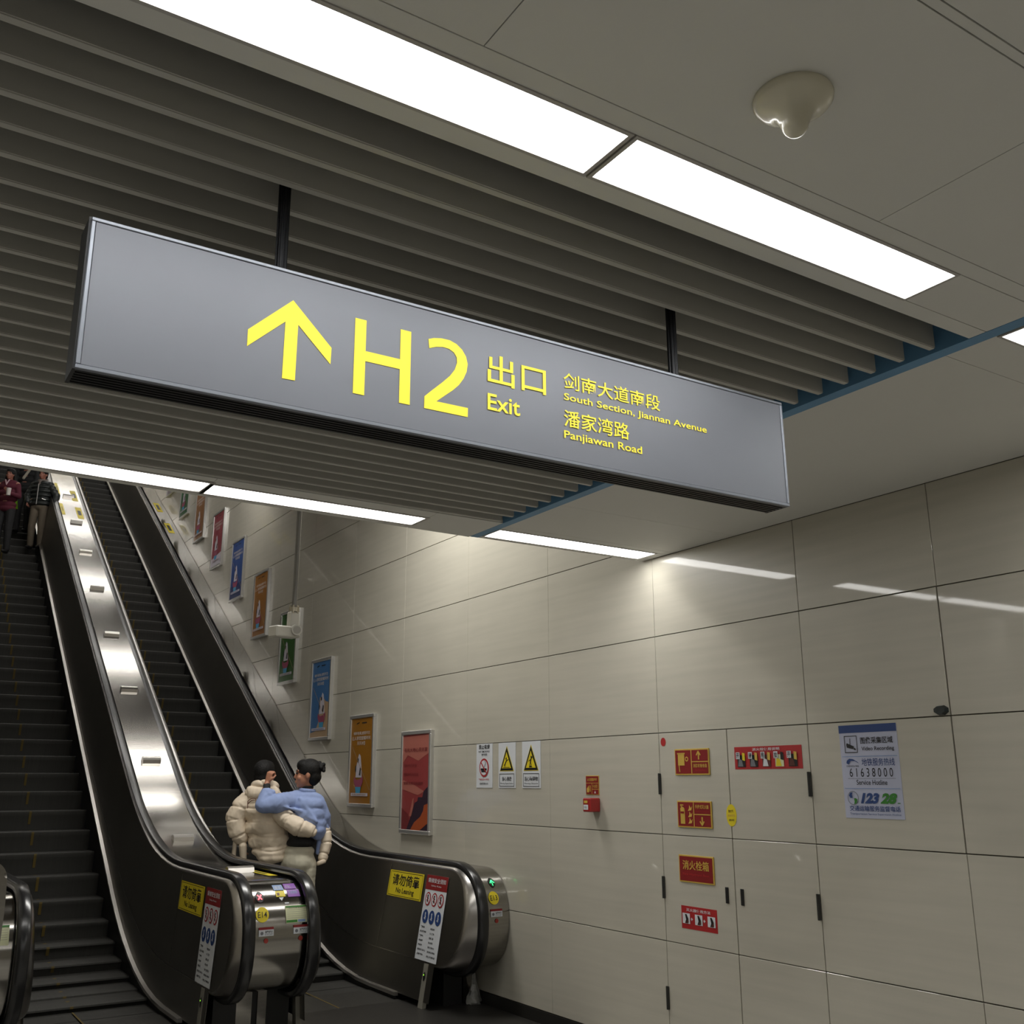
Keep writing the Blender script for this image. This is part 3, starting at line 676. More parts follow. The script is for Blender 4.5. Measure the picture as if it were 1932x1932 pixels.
# ================================================================ POSTERS
def blob(pr,name,m,pts,layer): pr.poly(name,m,pts,layer)
POST=[ # y left, z bottom, background, kind, label
 (8.32,1.16,(168,70,70),'canyon','silver-framed red poster with a dark orange cliff, lowest and nearest'),
 (9.475,1.36,(176,118,30),'cone','silver-framed ochre poster just left of the red cliff poster'),
 (10.585,2.02,(72,128,190),'cone','silver-framed light blue poster with a sandy corner, above the ochre one'),
 (11.68,2.70,(58,108,44),'cone','green poster in a silver frame, partly behind the hanging camera'),
 (12.785,3.37,(172,112,36),'cone','ochre poster in a silver frame left of the hanging camera'),
 (13.87,4.02,(52,88,160),'cone','dark blue poster in a silver frame, third above the camera'),
 (14.945,4.67,(168,72,84),'cone','narrow pink-red poster in a white frame high on the wall'),
 (16.04,5.30,(160,112,72),'cone','tan poster whose top is hidden by the ceiling edge'),
 (17.10,5.93,(70,120,80),'cone','small green poster bottom under the ceiling edge'),
 (18.17,6.59,(190,176,186),'cone','topmost poster, only its lower frame corner in view')]
PK=1.0073; PW,PH,PD=0.565*PK,0.87*PK,0.040
for i,(yl,zb,bg,kind,lab) in enumerate(POST):
    yl*=PK; zb=1.6+(zb-1.6)*PK
    t=thing('poster_frame',(XW,yl-PW/2,zb),lab,'poster','poster frames climbing along the escalator')
    yr=yl-PW; x0=XW-PD
    box('backing',x0+0.012,XW,yr+0.004,yl-0.004,zb+0.004,zb+PH-0.004,M_FRAME,t)
    bw=0.034
    for a in ((yr,yl,zb,zb+bw),(yr,yl,zb+PH-bw,zb+PH),(yr,yr+bw,zb+bw,zb+PH-bw),(yl-bw,yl,zb+bw,zb+PH-bw)):
        bm=bmesh.new(); add_box(bm,x0,x0+0.022,a[0],a[1],a[2],a[3],0.004); bm_obj('frame_bar',bm,M_FRAME,t)
    pr=Prn(wallwarp(yl-bw,zb+bw,x0+0.011),t,0.3)
    Wd,Hd=PW-2*bw,PH-2*bw
    base=flat('poster_%d_%d_%d'%bg,*[int(v*0.86) for v in bg],rough=0.35,coat=0.3)
    pr.rect('poster_sheet',base,0,0,Wd,Hd,1)
    if kind=='canyon':
        pk=flat('poster_pale_pink',166,98,86); dk=flat('poster_dark_cliff',48,30,44); og=flat('poster_orange',160,74,36); mr=flat('poster_maroon',112,40,42)
        pr.poly('haze_patch',pk,[(0,Hd*0.98),(Wd,Hd*0.99),(Wd,Hd*0.80),(Wd*0.6,Hd*0.72),(Wd*0.2,Hd*0.78),(0,Hd*0.7)],2)
        pr.poly('haze_patch',pk,[(0,Hd*0.52),(Wd*0.5,Hd*0.46),(Wd*0.85,Hd*0.40),(Wd*0.6,Hd*0.36),(0,Hd*0.42)],2)
        pr.poly('cliff',dk,[(Wd*0.3,Hd*0.08),(Wd*0.5,Hd*0.28),(Wd*0.6,Hd*0.30),(Wd*0.62,Hd*0.34),(Wd*0.78,Hd*0.34),(Wd*0.82,Hd*0.40),(Wd,Hd*0.46),(Wd,0),(Wd*0.2,0)],3)
        pr.poly('cliff_light',og,[(Wd*0.35,0.0),(Wd*0.5,Hd*0.08),(Wd*0.72,Hd*0.14),(Wd*0.82,Hd*0.20),(Wd*0.85,Hd*0.26),(Wd,Hd*0.28),(Wd,Hd*0.08),(Wd*0.7,0)],4)
        pr.poly('cliff_light',pk,[(Wd*0.3,Hd*0.14),(Wd*0.42,Hd*0.32),(Wd*0.47,Hd*0.33),(Wd*0.46,Hd*0.24),(Wd*0.38,Hd*0.14)],4)
        pr.poly('cliff_light',mr,[(0,0),(0,Hd*0.22),(Wd*0.25,Hd*0.16),(Wd*0.35,Hd*0.05),(Wd*0.4,0)],2)
        pr.text('lettering',mr,'与光大地心灵共享',Wd*0.06,Hd*0.815,Wd*0.94,Hd*0.86,5,0.01)
        pr.text('lettering',mr,'精彩非凡体验',Wd*0.06,Hd*0.66,Wd*0.55,Hd*0.69,5,0.0)
        pr.text('lettering',mr,'感受自然与文化',Wd*0.06,Hd*0.565,Wd*0.62,Hd*0.595,5,0.01)
        pr.text('lettering',mr,'探索无限可能旅程',Wd*0.06,Hd*0.47,Wd*0.80,Hd*0.50,5,0.014)
    else:
        lt=flat('poster_letter_white',205,196,190); wh=flat('poster_white',196,190,200); pkk=flat('poster_cup_pink',150,70,96); cy=flat('poster_cup_cyan',70,150,190); bk=flat('poster_black',26,26,30); sand=flat('poster_sand',176,148,118)
        if i==2: pr.poly('sand_patch',sand,[(Wd*0.48,Hd*0.52),(Wd*0.7,Hd*0.50),(Wd*0.8,Hd*0.46),(Wd,Hd*0.44),(Wd,0),(0,0),(0,Hd*0.06),(Wd*0.3,Hd*0.08),(Wd*0.45,Hd*0.2)],2)
        if i==5: pr.poly('sea_patch',flat('poster_deep_blue',36,52,100),[(0,0),(0,Hd*0.22),(Wd,Hd*0.25),(Wd,0)],2)
        if i==6: pr.poly('floor_patch',wh,[(0,0),(0,Hd*0.15),(Wd,Hd*0.22),(Wd,0)],2)
        pr.text('lettering',lt,'倾听轻柔,感受不已',Wd*0.12,Hd*0.80,Wd*0.88,Hd*0.84,3,0.01)
        pr.text('lettering',lt,'让人享受甜蜜时光',Wd*0.05,Hd*0.74,Wd*0.92,Hd*0.785,3,0.01)
        pr.text('lettering',lt,'天天冰爽',Wd*0.30,Hd*0.68,Wd*0.68,Hd*0.725,3,0.01)
        pr.line('logo_mark',bk,(Wd*0.25,Hd*0.935),(Wd*0.38,Hd*0.95),0.010,3); pr.line('logo_mark',bk,(Wd*0.5,Hd*0.942),(Wd*0.72,Hd*0.942),0.010,3)
        # plain generic dessert cup in place of the printed character
        cx=Wd*(0.42 if i!=2 else 0.62); 
        pr.poly('dessert_swirl',wh,[(cx-0.07,Hd*0.30),(cx-0.06,Hd*0.42),(cx-0.03,Hd*0.52),(cx,Hd*0.58),(cx+0.035,Hd*0.55),(cx+0.06,Hd*0.44),(cx+0.075,Hd*0.30)],3)
        pr.poly('dessert_spot',bk,[(cx+0.01,Hd*0.33),(cx+0.03,Hd*0.42),(cx+0.055,Hd*0.40),(cx+0.045,Hd*0.32)],4)  # black spots printed on the white swirl
        pr.disc('dessert_spot',bk,cx-0.02,Hd*0.50,0.016,0.022,4); pr.disc('dessert_spot',bk,cx-0.07,Hd*0.40,0.014,0.035,4)
        pr.poly('dessert_cup',pkk,[(cx-0.10,Hd*0.31),(cx-0.105,Hd*0.25),(cx-0.06,Hd*0.19),(cx+0.07,Hd*0.19),(cx+0.11,Hd*0.25),(cx+0.10,Hd*0.32),(cx+0.05,Hd*0.28),(cx-0.04,Hd*0.27)],5)
        pr.poly('dessert_cup',cy,[(cx-0.065,Hd*0.19),(cx-0.05,Hd*0.12),(cx+0.05,Hd*0.12),(cx+0.065,Hd*0.19)],5)
        pr.line('diagonal_beam',sand,(Wd*0.1,Hd*0.66),(Wd*0.95,Hd*0.16),0.006,6)
        pr.rect('caption_strip',wh,Wd*0.10,Hd*0.085,Wd*0.88,Hd*0.12,6); pr.text('caption_lettering',base,'轨道交通便民服务',Wd*0.16,Hd*0.092,Wd*0.8,Hd*0.112,7)
    pr.done()

# ================================================================ WALL SIGNS
def plate(name,lab,cat,yl,zb,wd,ht,m,th=0.004,group=None):
    t=thing(name,(XW,yl-wd/2,zb),lab,cat,group)
    bm=bmesh.new(); add_box(bm,XW-th,XW-0.0002,yl-wd,yl,zb,zb+ht,min(0.001,th*0.3)); bm_obj('plate',bm,m,t)
    return t,Prn(wallwarp(yl,zb,XW-th),t,0.5)
t,p=plate('no_smoking_sign','tall white no smoking notice with a red ring, first left of the triangles','sign',7.094,1.548,0.244,0.336,P_WHITE)
p.text('lettering',P_BLACK,'禁止吸烟',0.04,0.295,0.205,0.330,2,0.014); p.text('lettering',P_BLACK,'NO SMOKING',0.035,0.270,0.205,0.284,2,0.010); p.text('lettering',P_BLACK,'请勿吸烟',0.08,0.245,0.165,0.262,2,0.010)
p.disc('prohibition_ring',P_RED,0.122,0.153,0.071,0.071,2); p.disc('prohibition_field',P_WHITE,0.122,0.153,0.057,0.057,3)
p.line('cigarette',P_BLACK,(0.075,0.14),(0.165,0.14),0.016,4); p.line('cigarette',P_BLACK,(0.085,0.125),(0.15,0.125),0.012,4); p.line('smoke',P_GREY,(0.13,0.155),(0.15,0.19),0.008,4); p.line('smoke',P_GREY,(0.15,0.19),(0.135,0.205),0.007,4)
p.line('prohibition_bar',P_RED,(0.082,0.193),(0.162,0.113),0.011,5)
p.text('red_lettering',P_RED,'举报电话:61638000',0.04,0.057,0.20,0.072,2,0.010); p.text('lettering',P_BLACK,'违者罚款50元',0.055,0.024,0.185,0.040,2,0.010)
def warn_tri(yl,lab,kind,txt,en):
    t,p=plate('warning_sign',lab,'sign',yl,1.548,0.243,0.335,P_WHITE,0.004,'white warning notices')
    p.poly('triangle_edge',P_YELLOW,[(0.022,0.124),(0.221,0.124),(0.1215,0.312)],1); p.poly('triangle_edge',P_BLACK,[(0.030,0.129),(0.213,0.129),(0.1215,0.302)],2); p.poly('triangle_field',P_YELLOW,[(0.056,0.145),(0.187,0.145),(0.1215,0.268)],3)
    if kind==0:
        p.disc('pictogram',P_BLACK,0.118,0.216,0.008,0.009,4); p.line('pictogram',P_BLACK,(0.125,0.205),(0.100,0.172),0.010,4); p.line('pictogram',P_BLACK,(0.120,0.200),(0.150,0.210),0.006,4); p.line('pictogram',P_BLACK,(0.102,0.175),(0.085,0.166),0.006,4); p.line('pictogram',P_BLACK,(0.105,0.176),(0.098,0.156),0.006,4); p.rect('pictogram',P_BLACK,0.075,0.149,0.168,0.153,4)
    else:
        p.disc('pictogram',P_BLACK,0.130,0.222,0.008,0.009,4); p.line('pictogram',P_BLACK,(0.128,0.212),(0.118,0.182),0.012,4); p.line('pictogram',P_BLACK,(0.125,0.205),(0.092,0.192),0.006,4); p.line('pictogram',P_BLACK,(0.128,0.208),(0.150,0.226),0.006,4); p.line('pictogram',P_BLACK,(0.118,0.185),(0.108,0.160),0.007,4); p.line('pictogram',P_BLACK,(0.120,0.185),(0.132,0.162),0.007,4); p.poly('pictogram',P_BLACK,[(0.098,0.149),(0.146,0.149),(0.134,0.160),(0.110,0.160)],5)
    p.frame('text_frame',P_BLACK,0.017,0.012,0.226,0.106,0.004,2)
    p.text('lettering',P_BLACK,txt,0.055 if kind==0 else 0.035,0.052,0.190 if kind==0 else 0.21,0.084,2,0.014); p.text('lettering',P_BLACK,en,0.03,0.026,0.213,0.040,2,0.01); p.done()
p.done()
warn_tri(6.760,'white sign with yellow slipping-person triangle, middle of the three notices',0,'当心滑跌','Warning Slippery Surface')
warn_tri(6.427,'white sign with yellow tripping-person triangle, right of the three notices',1,'当心障碍物','Warning Obstacles')
t,p=plate('fire_alarm_sign','small red fire alarm sign above the red wall box','sign',5.640,1.510,0.145,0.124,P_GOLD)
p.rect('red_field',P_DRED,0.004,0.004,0.141,0.120,1); p.text('lettering',P_GOLD,'火灾报警按钮',0.02,0.088,0.126,0.108,2,0.01); p.rect('divider',P_GOLD,0.005,0.074,0.140,0.077,2); p.rect('divider',P_GOLD,0.068,0.005,0.071,0.074,2); p.rect('divider',P_GOLD,0.071,0.034,0.140,0.037,2)
p.poly('pictogram',P_GOLD,[(0.018,0.015),(0.038,0.015),(0.042,0.035),(0.034,0.06),(0.026,0.048),(0.016,0.04)],3); p.line('pictogram',P_GOLD,(0.052,0.02),(0.052,0.06),0.008,3); p.text('lettering',P_GOLD,'手动报警',0.078,0.044,0.134,0.066,3); p.poly('pictogram',P_WHITE,[(0.098,0.01),(0.114,0.01),(0.106,0.028)],3); p.done()
t=thing('fire_alarm_box',(XW,5.54,1.40),'small red alarm call box protruding from the wall','alarm')
ax0=4.118
bm=bmesh.new(); add_box(bm,ax0,XW-0.0005,5.487,5.575,1.402,1.490,0.006); bm_obj('housing',bm,mat('alarm_red',srgb(150,30,30),0.35,coat=0.3),t)
p=Prn(wallwarp(5.575,1.402,ax0-0.0005),t,0.5); p.rect('label_plate',P_WHITE,0.012,0.014,0.062,0.046,1); p.rect('label_strip',P_GOLD,0.018,0.056,0.056,0.072,1); p.text('lettering',P_GREY,'FIRE',0.022,0.022,0.05,0.036,2); p.done()

# fire cabinet with two stone doors
cabt=thing('fire_cabinet',(XW,4.285,0.09),'flush stone-faced fire hydrant cabinet with two doors and black hinges','cabinet')
GAPW=0.0026
for side_,(a,b) in enumerate(((4.287,4.88),(3.69,4.287))):
    dr=link('door',mesh_from('door',[(XW+0.0005+dx,yy,zz) for dx in (0.004,0.011) for yy in (a+0.003,b-0.003) for zz in (0.088,1.883)],[(0,1,3,2),(4,5,7,6),(0,1,5,4),(2,3,7,6),(0,2,6,4),(1,3,7,5)],M_JOINT),cabt)
    for z0,z1 in ((0.086,0.686),(0.686,1.286),(1.286,1.886)):
        cbox('panel',XW,XW+0.010,a+0.0028,b-0.0028,z0+GAPW,z1-GAPW,M_STONE,dr,0.0012)
    hy=4.8795 if side_==0 else 3.6995
    for zc in (1.582,0.985,0.378):
        bm=bmesh.new(); add_box(bm,XW-0.010,XW-0.0005,hy-0.011,hy+0.011,zc-0.062,zc+0.062,0.002)
        add_cyl(bm,(XW-0.010,hy,zc-0.062),(XW-0.010,hy,zc+0.062),0.0065,seg=10); bm_obj('hinge',bm,mat('hinge_metal',(0.05,0.05,0.046),0.4,metal=0.6),dr)
    bm=bmesh.new(); hyc=4.349 if side_==0 else 4.232
    add_box(bm,XW-0.006,XW-0.0005,hyc-0.011,hyc+0.011,0.942,1.027,0.001); bm_obj('handle',bm,M_BLACK,dr)
box('carcass',XW+0.0115,XW+0.0125,3.695,4.875,0.09,1.88,M_JOINT,cabt)
def redplate(lab,yl,zb,wd,ht):
    t,p=plate('fire_sign',lab,'sign',yl,zb,wd,ht,P_GOLD,0.007,'gold-framed red fire signs'); p.rect('red_field',P_DRED,0.008,0.008,wd-0.008,ht-0.008,1); return t,p
t,p=redplate('gold-framed red hose reel sign with up arrow on the cabinet',4.731,1.633,0.297,0.151)
p.rect('divider',P_GOLD,0.146,0.008,0.152,0.143,2); p.rect('divider',P_GOLD,0.152,0.073,0.289,0.078,2)
p.rect('hose_reel',P_GOLD,0.032,0.055,0.088,0.122,2); p.rect('hose_reel',P_GOLD,0.026,0.120,0.094,0.128,2); p.ring('hose_reel',P_GOLD,0.108,0.092,0.014,0.014,0.006,2); p.line('hose_reel',P_GOLD,(0.040,0.055),(0.044,0.018),0.007,2)
p.line('arrow',P_GOLD,(0.212,0.088),(0.212,0.132),0.010,2); p.line('arrow',P_GOLD,(0.212,0.136),(0.194,0.112),0.008,3); p.line('arrow',P_GOLD,(0.212,0.136),(0.230,0.112),0.008,4)
p.text('lettering',P_GOLD,'消防软管卷盘',0.162,0.042,0.280,0.063,2,0.01); p.text('lettering',P_RED,'Fire Hose Reel',0.180,0.022,0.262,0.032,2); p.done()
t,p=redplate('gold-framed red extinguisher and flames sign with down arrow',4.727,1.334,0.292,0.151)
p.rect('divider',P_GOLD,0.142,0.008,0.148,0.143,2); p.rect('divider',P_GOLD,0.148,0.073,0.284,0.078,2)
p.rect('extinguisher',P_GOLD,0.030,0.020,0.068,0.100,2); p.disc('extinguisher',P_GOLD,0.049,0.102,0.019,0.014,3); p.rect('extinguisher',P_DRED,0.034,0.078,0.064,0.090,4); p.line('extinguisher',P_GOLD,(0.049,0.110),(0.030,0.128),0.007,2); p.line('extinguisher',P_GOLD,(0.030,0.128),(0.058,0.126),0.007,2)
for k in range(3):
    z=0.022+k*0.036; p.poly('flames',P_GOLD,[(0.095,z),(0.125,z+0.004),(0.134,z+0.028),(0.122,z+0.016),(0.108,z+0.034),(0.106,z+0.014)],2)
p.text('lettering',P_GOLD,'手提式灭火器',0.158,0.108,0.272,0.130,2,0.01); p.text('lettering',P_RED,'Portable Fire Extinguisher',0.158,0.088,0.274,0.096,2)
p.line('arrow',P_GOLD,(0.214,0.020),(0.214,0.062),0.010,2); p.line('arrow',P_GOLD,(0.214,0.015),(0.196,0.038),0.008,3); p.line('arrow',P_GOLD,(0.214,0.015),(0.232,0.038),0.008,4); p.done()
t,p=redplate('gold-framed dark red fire hydrant box sign with gold characters',4.733,1.029,0.292,0.151)
p.text('lettering',P_GOLD,'消火栓箱',0.035,0.070,0.255,0.122,2,0.012); p.text('lettering',P_RED,'Fire Hydrant Box',0.035,0.036,0.255,0.052,2,0.01); p.done()
t,p=plate('instruction_strip','red extinguisher instruction sticker with three small pictures, lowest on cabinet','sign',4.735,0.774,0.296,0.124,P_RED,0.0015)
p.text('lettering',P_WHITE,'灭火器使用方法',0.045,0.095,0.245,0.112,2,0.01)
for k in range(3):
    p.grp+=1; u=0.012+0.104*k; p.rect('picture_field',P_WHITE,u,0.028,u+0.062,0.084,2); p.poly('picture',P_BLACK,[(u+0.02,0.03),(u+0.045,0.03),(u+0.05,0.055),(u+0.035,0.08),(u+0.022,0.078),(u+0.03,0.05)],3); p.poly('picture',P_BROWN,[(u+0.03,0.034),(u+0.052,0.034),(u+0.05,0.056)],4)
for k in range(2):
    p.grp+=1; u=0.082+0.104*k; p.rect('step_mark',P_WHITE,u,0.052,u+0.016,0.058,2); p.rect('step_mark',P_WHITE,u+0.005,0.047,u+0.011,0.063,3)
p.done()
t,p=plate('instruction_strip','long red hydrant instruction sticker with five small pictures on right door','sign',4.232,1.661,0.493,0.122,P_RED,0.0015)
p.text('lettering',P_WHITE,'消火栓使用说明',0.14,0.098,0.34,0.114,2,0.01)
for k,(c1,c2,c3,ch) in enumerate(((P_GREY,P_BLACK,P_YELLOW,'开'),(P_GREY,P_BLACK,P_GOLD,'接'),(P_WHITE,P_BROWN,P_GOLD,'甩'),(P_YELLOW,P_CREAM,P_BLACK,'拉'),(P_BROWN,P_BLACK,P_GOLD,'开'))):
    p.grp+=1; u=0.018+0.098*k*0.96
    p.rect('picture_field',c2,u+0.006,0.012,u+0.066,0.076,2); p.poly('picture',c1,[(u+0.010,0.015),(u+0.05,0.015),(u+0.04,0.05),(u+0.018,0.058)],3); p.poly('picture',c3,[(u+0.046,0.05),(u+0.066,0.045),(u+0.066,0.086),(u+0.046,0.09)],4)
    p.rect('step_tag',P_WHITE,u-0.002,0.056,u+0.028,0.092,5); p.text('step_lettering',P_BLACK,ch,u+0.002,0.060,u+0.024,0.088,6,0.014)
p.done()
def wall_disc(name,lab,yc,zc,ru,rv,m):
    t=thing(name,(XW,yc,zc),lab,'sticker'); p=Prn(wallwarp(yc,zc,XW),t,1); p.disc('sticker_face',m,0,0,ru,rv,1,32); return t,p
t,p=wall_disc('round_sticker','small plain red round sticker at the cabinet door corner',4.837,1.831,0.0235,0.026,P_RED); p.done()
t,p=wall_disc('seal_sticker','yellow oval seal sticker across the gap between the cabinet doors',4.283,1.412,0.040,0.060,P_YELLOW)
p.text('lettering',P_BROWN,'封条',-0.022,0.014,0.022,0.030,2,0.010); p.text('lettering',P_GOLD,'请勿撕毁',-0.030,-0.008,0.030,0.006,2,0.01); p.text('lettering',P_BLACK,'消防专用',-0.020,-0.032,0.020,-0.020,2,0.010); p.done()
# service sign
t,p=plate('service_sign','white hotline notice with a blue top band right of the cabinet','sign',3.486,1.421,0.343,0.447,flat('print_cool_white',176,180,200),0.0025)
SW,SH=0.343,0.447
p.rect('blue_band',P_NAVY,0,SH-0.038,SW,SH,1)
p.frame('camera_icon',P_BLACK,0.030,0.312,0.108,0.395,0.0035,2); p.poly('camera_icon',P_BLACK,[(0.042,0.352),(0.045,0.338),(0.083,0.330),(0.088,0.342),(0.046,0.360)],3); p.line('camera_icon',P_BLACK,(0.066,0.345),(0.068,0.382),0.004,4); p.line('camera_icon',P_BLACK,(0.088,0.333),(0.098,0.326),0.008,4)
p.text('lettering',P_BLACK,'图像采集区域',0.128,0.354,0.318,0.386,2,0.012); p.text('lettering',P_BLACK,'Video Recording',0.132,0.316,0.322,0.340,2,0.008)
p.rect('divider',P_LBLUE,0.010,0.2925,0.335,0.2955,2)
pts=[(0.033,0.262),(0.036,0.274),(0.052,0.284),(0.075,0.281),(0.100,0.268),(0.110,0.260),(0.085,0.272),(0.062,0.274),(0.050,0.264),(0.046,0.256)]
p.poly('rail_logo',P_NAVY,pts,2); p.text('logo_lettering',P_BLACK,'CHENGDU RAIL',0.032,0.244,0.108,0.252,2,0.01)
p.text('lettering',P_NAVY,'地铁服务热线',0.126,0.248,0.318,0.284,2,0.004)
p.text('lettering',P_BLACK,'6 1 6 3 8 0 0 0',0.048,0.196,0.302,0.238,2,0.0); p.rect('divider',P_GREY,0.036,0.187,0.316,0.1885,2); p.text('lettering',P_BLACK,'Service Hotline',0.085,0.158,0.265,0.182,2,0.004)
p.rect('divider',P_LBLUE,0.010,0.1395,0.335,0.1425,2)
p.ring('transport_logo',P_GREY,0.056,0.095,0.033,0.033,0.003,2); p.poly('transport_logo',P_NAVY,[(0.040,0.095),(0.032,0.108),(0.042,0.120),(0.056,0.122),(0.050,0.112),(0.054,0.096)],3); p.poly('transport_logo',P_GREEN,[(0.072,0.095),(0.082,0.088),(0.074,0.070),(0.060,0.066),(0.064,0.078),(0.062,0.094)],3)
p.text('hotline_digits',P_NAVY,'123',0.100,0.070,0.210,0.120,2,0.055,0.3); p.text('hotline_digits',P_GREEN,'28',0.215,0.070,0.312,0.120,2,0.055,0.3); p.rect('hotline_digits',P_GREEN,0.312,0.072,0.328,0.076,2)
p.text('lettering',P_NAVY,'交通运输服务监督电话',0.030,0.034,0.325,0.060,2,0.012); p.text('lettering',P_NAVY,'Transportation Service Supervision Hotline',0.030,0.014,0.326,0.026,2,0.0)
p.done()
# black octagonal knob
bm=bmesh.new(); r=bmesh.ops.create_cone(bm,cap_ends=True,segments=8,radius1=0.039,radius2=0.030,depth=0.022)
bmesh.ops.transform(bm,matrix=Matrix.Translation((XW-0.0115,2.889,1.912))@Matrix.Diagonal((1,1,0.62,1))@Matrix.Rotation(-pi/2,4,'Y')@Matrix.Rotation(pi/8,4,'Z'),verts=bm.verts)
tag(bm_obj('wall_knob',bm,mat('knob_black',(0.012,0.018,0.018),0.3)),'black eight-sided plastic knob beside the dark panel gap','knob')

# ================================================================ HANGING CAMERA
t=thing('security_camera',(2.39,6.5,2.6),'white box camera on a long steel pole in front of the posters','camera')
CX,CY=2.392,6.5
bm=bmesh.new(); add_cyl(bm,(CX,CY,2.735),(CX,CY,4.75),0.0165,seg=20); bm_obj('pole',bm,mat('pole_steel',(0.16,0.155,0.145),0.35,metal=0.9),t,True,40)
bm=bmesh.new(); add_cyl(bm,(CX,CY,2.715),(CX,CY,2.745),0.036,seg=24); 
for k in range(6): add_cyl(bm,(CX+0.03*cos(k*pi/3),CY+0.03*sin(k*pi/3),2.70),(CX+0.03*cos(k*pi/3),CY+0.03*sin(k*pi/3),2.758),0.007,seg=8)
bm_obj('clamp',bm,mat('brass_clamp',(0.30,0.27,0.21),0.35,metal=0.9),t)
M_CAMW=mat('camera_ivory',(0.48,0.46,0.41),0.4)
bm=bmesh.new(); add_box(bm,CX-0.04,CX+0.035,CY-0.03,CY+0.03,2.595,2.715,0.01); bm_obj('bracket',bm,M_CAMW,t)
bm=bmesh.new(); add_box(bm,CX-0.175,CX+0.03,CY-0.045,CY+0.045,2.535,2.610,0.008)
bmesh.ops.transform(bm,matrix=Matrix.Translation((CX,CY,2.57))@Matrix.Rotation(-0.05,4,'Y')@Matrix.Rotation(0.35,4,'Z')@Matrix.Translation((-CX,-CY,-2.57)),verts=bm.verts)
bm_obj('housing',bm,M_CAMW,t)
bm=bmesh.new(); add_cyl(bm,(CX+0.0,CY-0.075,2.583),(CX+0.0,CY-0.03,2.583),0.036,0.040,24); bm_obj('swivel',bm,M_CAMW,t,True,40)
bm=bmesh.new(); add_cyl(bm,(CX+0.0,CY-0.078,2.583),(CX+0.0,CY-0.0755,2.583),0.026,seg=24); bm_obj('swivel_disc',bm,mat('camera_grey',(0.30,0.285,0.25),0.4),t)

# plastic bag bundle at the wall foot
bm=bmesh.new(); seg=22
prof=[(0.058,0.007),(0.062,0.02),(0.050,0.06),(0.036,0.10),(0.024,0.14),(0.016,0.18),(0.010,0.24),(0.012,0.29)]
rings=[[bm.verts.new((4.125+(r*(1+0.25*sin(5*a+j)+0.12*random.uniform(-1,1)))*cos(a)*0.9,6.985+(r*(1+0.25*sin(4*a+2*j)))*sin(a)*0.7,z)) for a in [2*pi*k/seg for k in range(seg)]] for j,(r,z) in enumerate(prof)]
for a,b in zip(rings,rings[1:]):
    for k in range(seg): bm.faces.new((a[k],a[(k+1)%seg],b[(k+1)%seg],b[k]))
tag(bm_obj('plastic_bag',bm,mat('cloudy_plastic',(0.30,0.30,0.28),0.25,alpha=0.75,var=0.3,nscale=(30,30,30)),None,True,30),'crumpled translucent plastic wrap hanging at the wall foot beside the newel','bag')

# ================================================================ PEOPLE
RV=Vector((cos(YAW),-sin(YAW),0)); FV=Vector((sin(YAW),cos(YAW),0)); ZV=Vector((0,0,1))
def frame_at(base,turn=0.0):
    """local frame of a figure: u to the viewer's right, w away from the hall, z up (optionally turned)"""
    r=RV*cos(turn)+FV*sin(turn); f=FV*cos(turn)-RV*sin(turn); b=Vector(base)
    rot=Matrix((r,f,ZV)).transposed()
    return (lambda u,w,z:b+r*u+f*w+ZV*z), rot
def vmesh(name,bm,vox,m,parent,it=4,f=0.5):
    me=remesh(bm,vox,it,f); me.materials.clear(); me.materials.append(m); return link(name,me,parent)
SKIN=mat('skin_warm',srgb(176,122,96),0.5,var=0.05,nscale=(30,30,30)); SKIN_D=mat('skin_dim',srgb(150,98,82),0.5,var=0.05)
HAIR=mat('black_hair',(0.005,0.0045,0.0045), 0.6, var=0.3,nscale=(160,160,60),bump=0.5,spec=0.3)
def hand(bm,P,wr,d,n,size=1.0,curl=0.6,thumb=1):
    """five separate fingers: d = direction of the palm, n = palm normal toward which fingers curl (local vectors)"""
    wr=Vector(wr); d=Vector(d).normalized(); n=Vector(n).normalized(); s=d.cross(n).normalized()*thumb
    g=lambda v:P(v.x,v.y,v.z)
    pc=wr+d*0.045*size
    for k in (-1,0,1): add_caps(bm,g(wr+d*0.012*size+s*0.014*k*size),g(wr+d*0.082*size+s*0.021*k*size),0.014*size,0.013*size)
    for k,ln in zip((-1.5,-0.5,0.5,1.5),(0.062,0.072,0.076,0.066)):
        a=wr+d*0.086*size+s*0.0175*k*size; l=ln*size
        b1=a+(d*cos(curl)+n*sin(curl))*l*0.42; c1=b1+(d*cos(curl*2.1)+n*sin(curl*2.1))*l*0.34; e1=c1+(d*cos(curl*2.9)+n*sin(curl*2.9))*l*0.24
        add_caps(bm,g(a),g(b1),0.0088*size,0.008*size); add_caps(bm,g(b1),g(c1),0.008*size,0.0073*size); add_caps(bm,g(c1),g(e1),0.0073*size,0.0065*size)
    a=wr+d*0.03*size+s*0.024*size; b1=a+(s*0.7+d*0.6+n*0.2).normalized()*0.034*size; c1=b1+(d*0.8+n*0.6+s*0.1).normalized()*0.030*size
    add_caps(bm,g(a),g(b1),0.011*size,0.0095*size); add_caps(bm,g(b1),g(c1),0.0095*size,0.008*size)
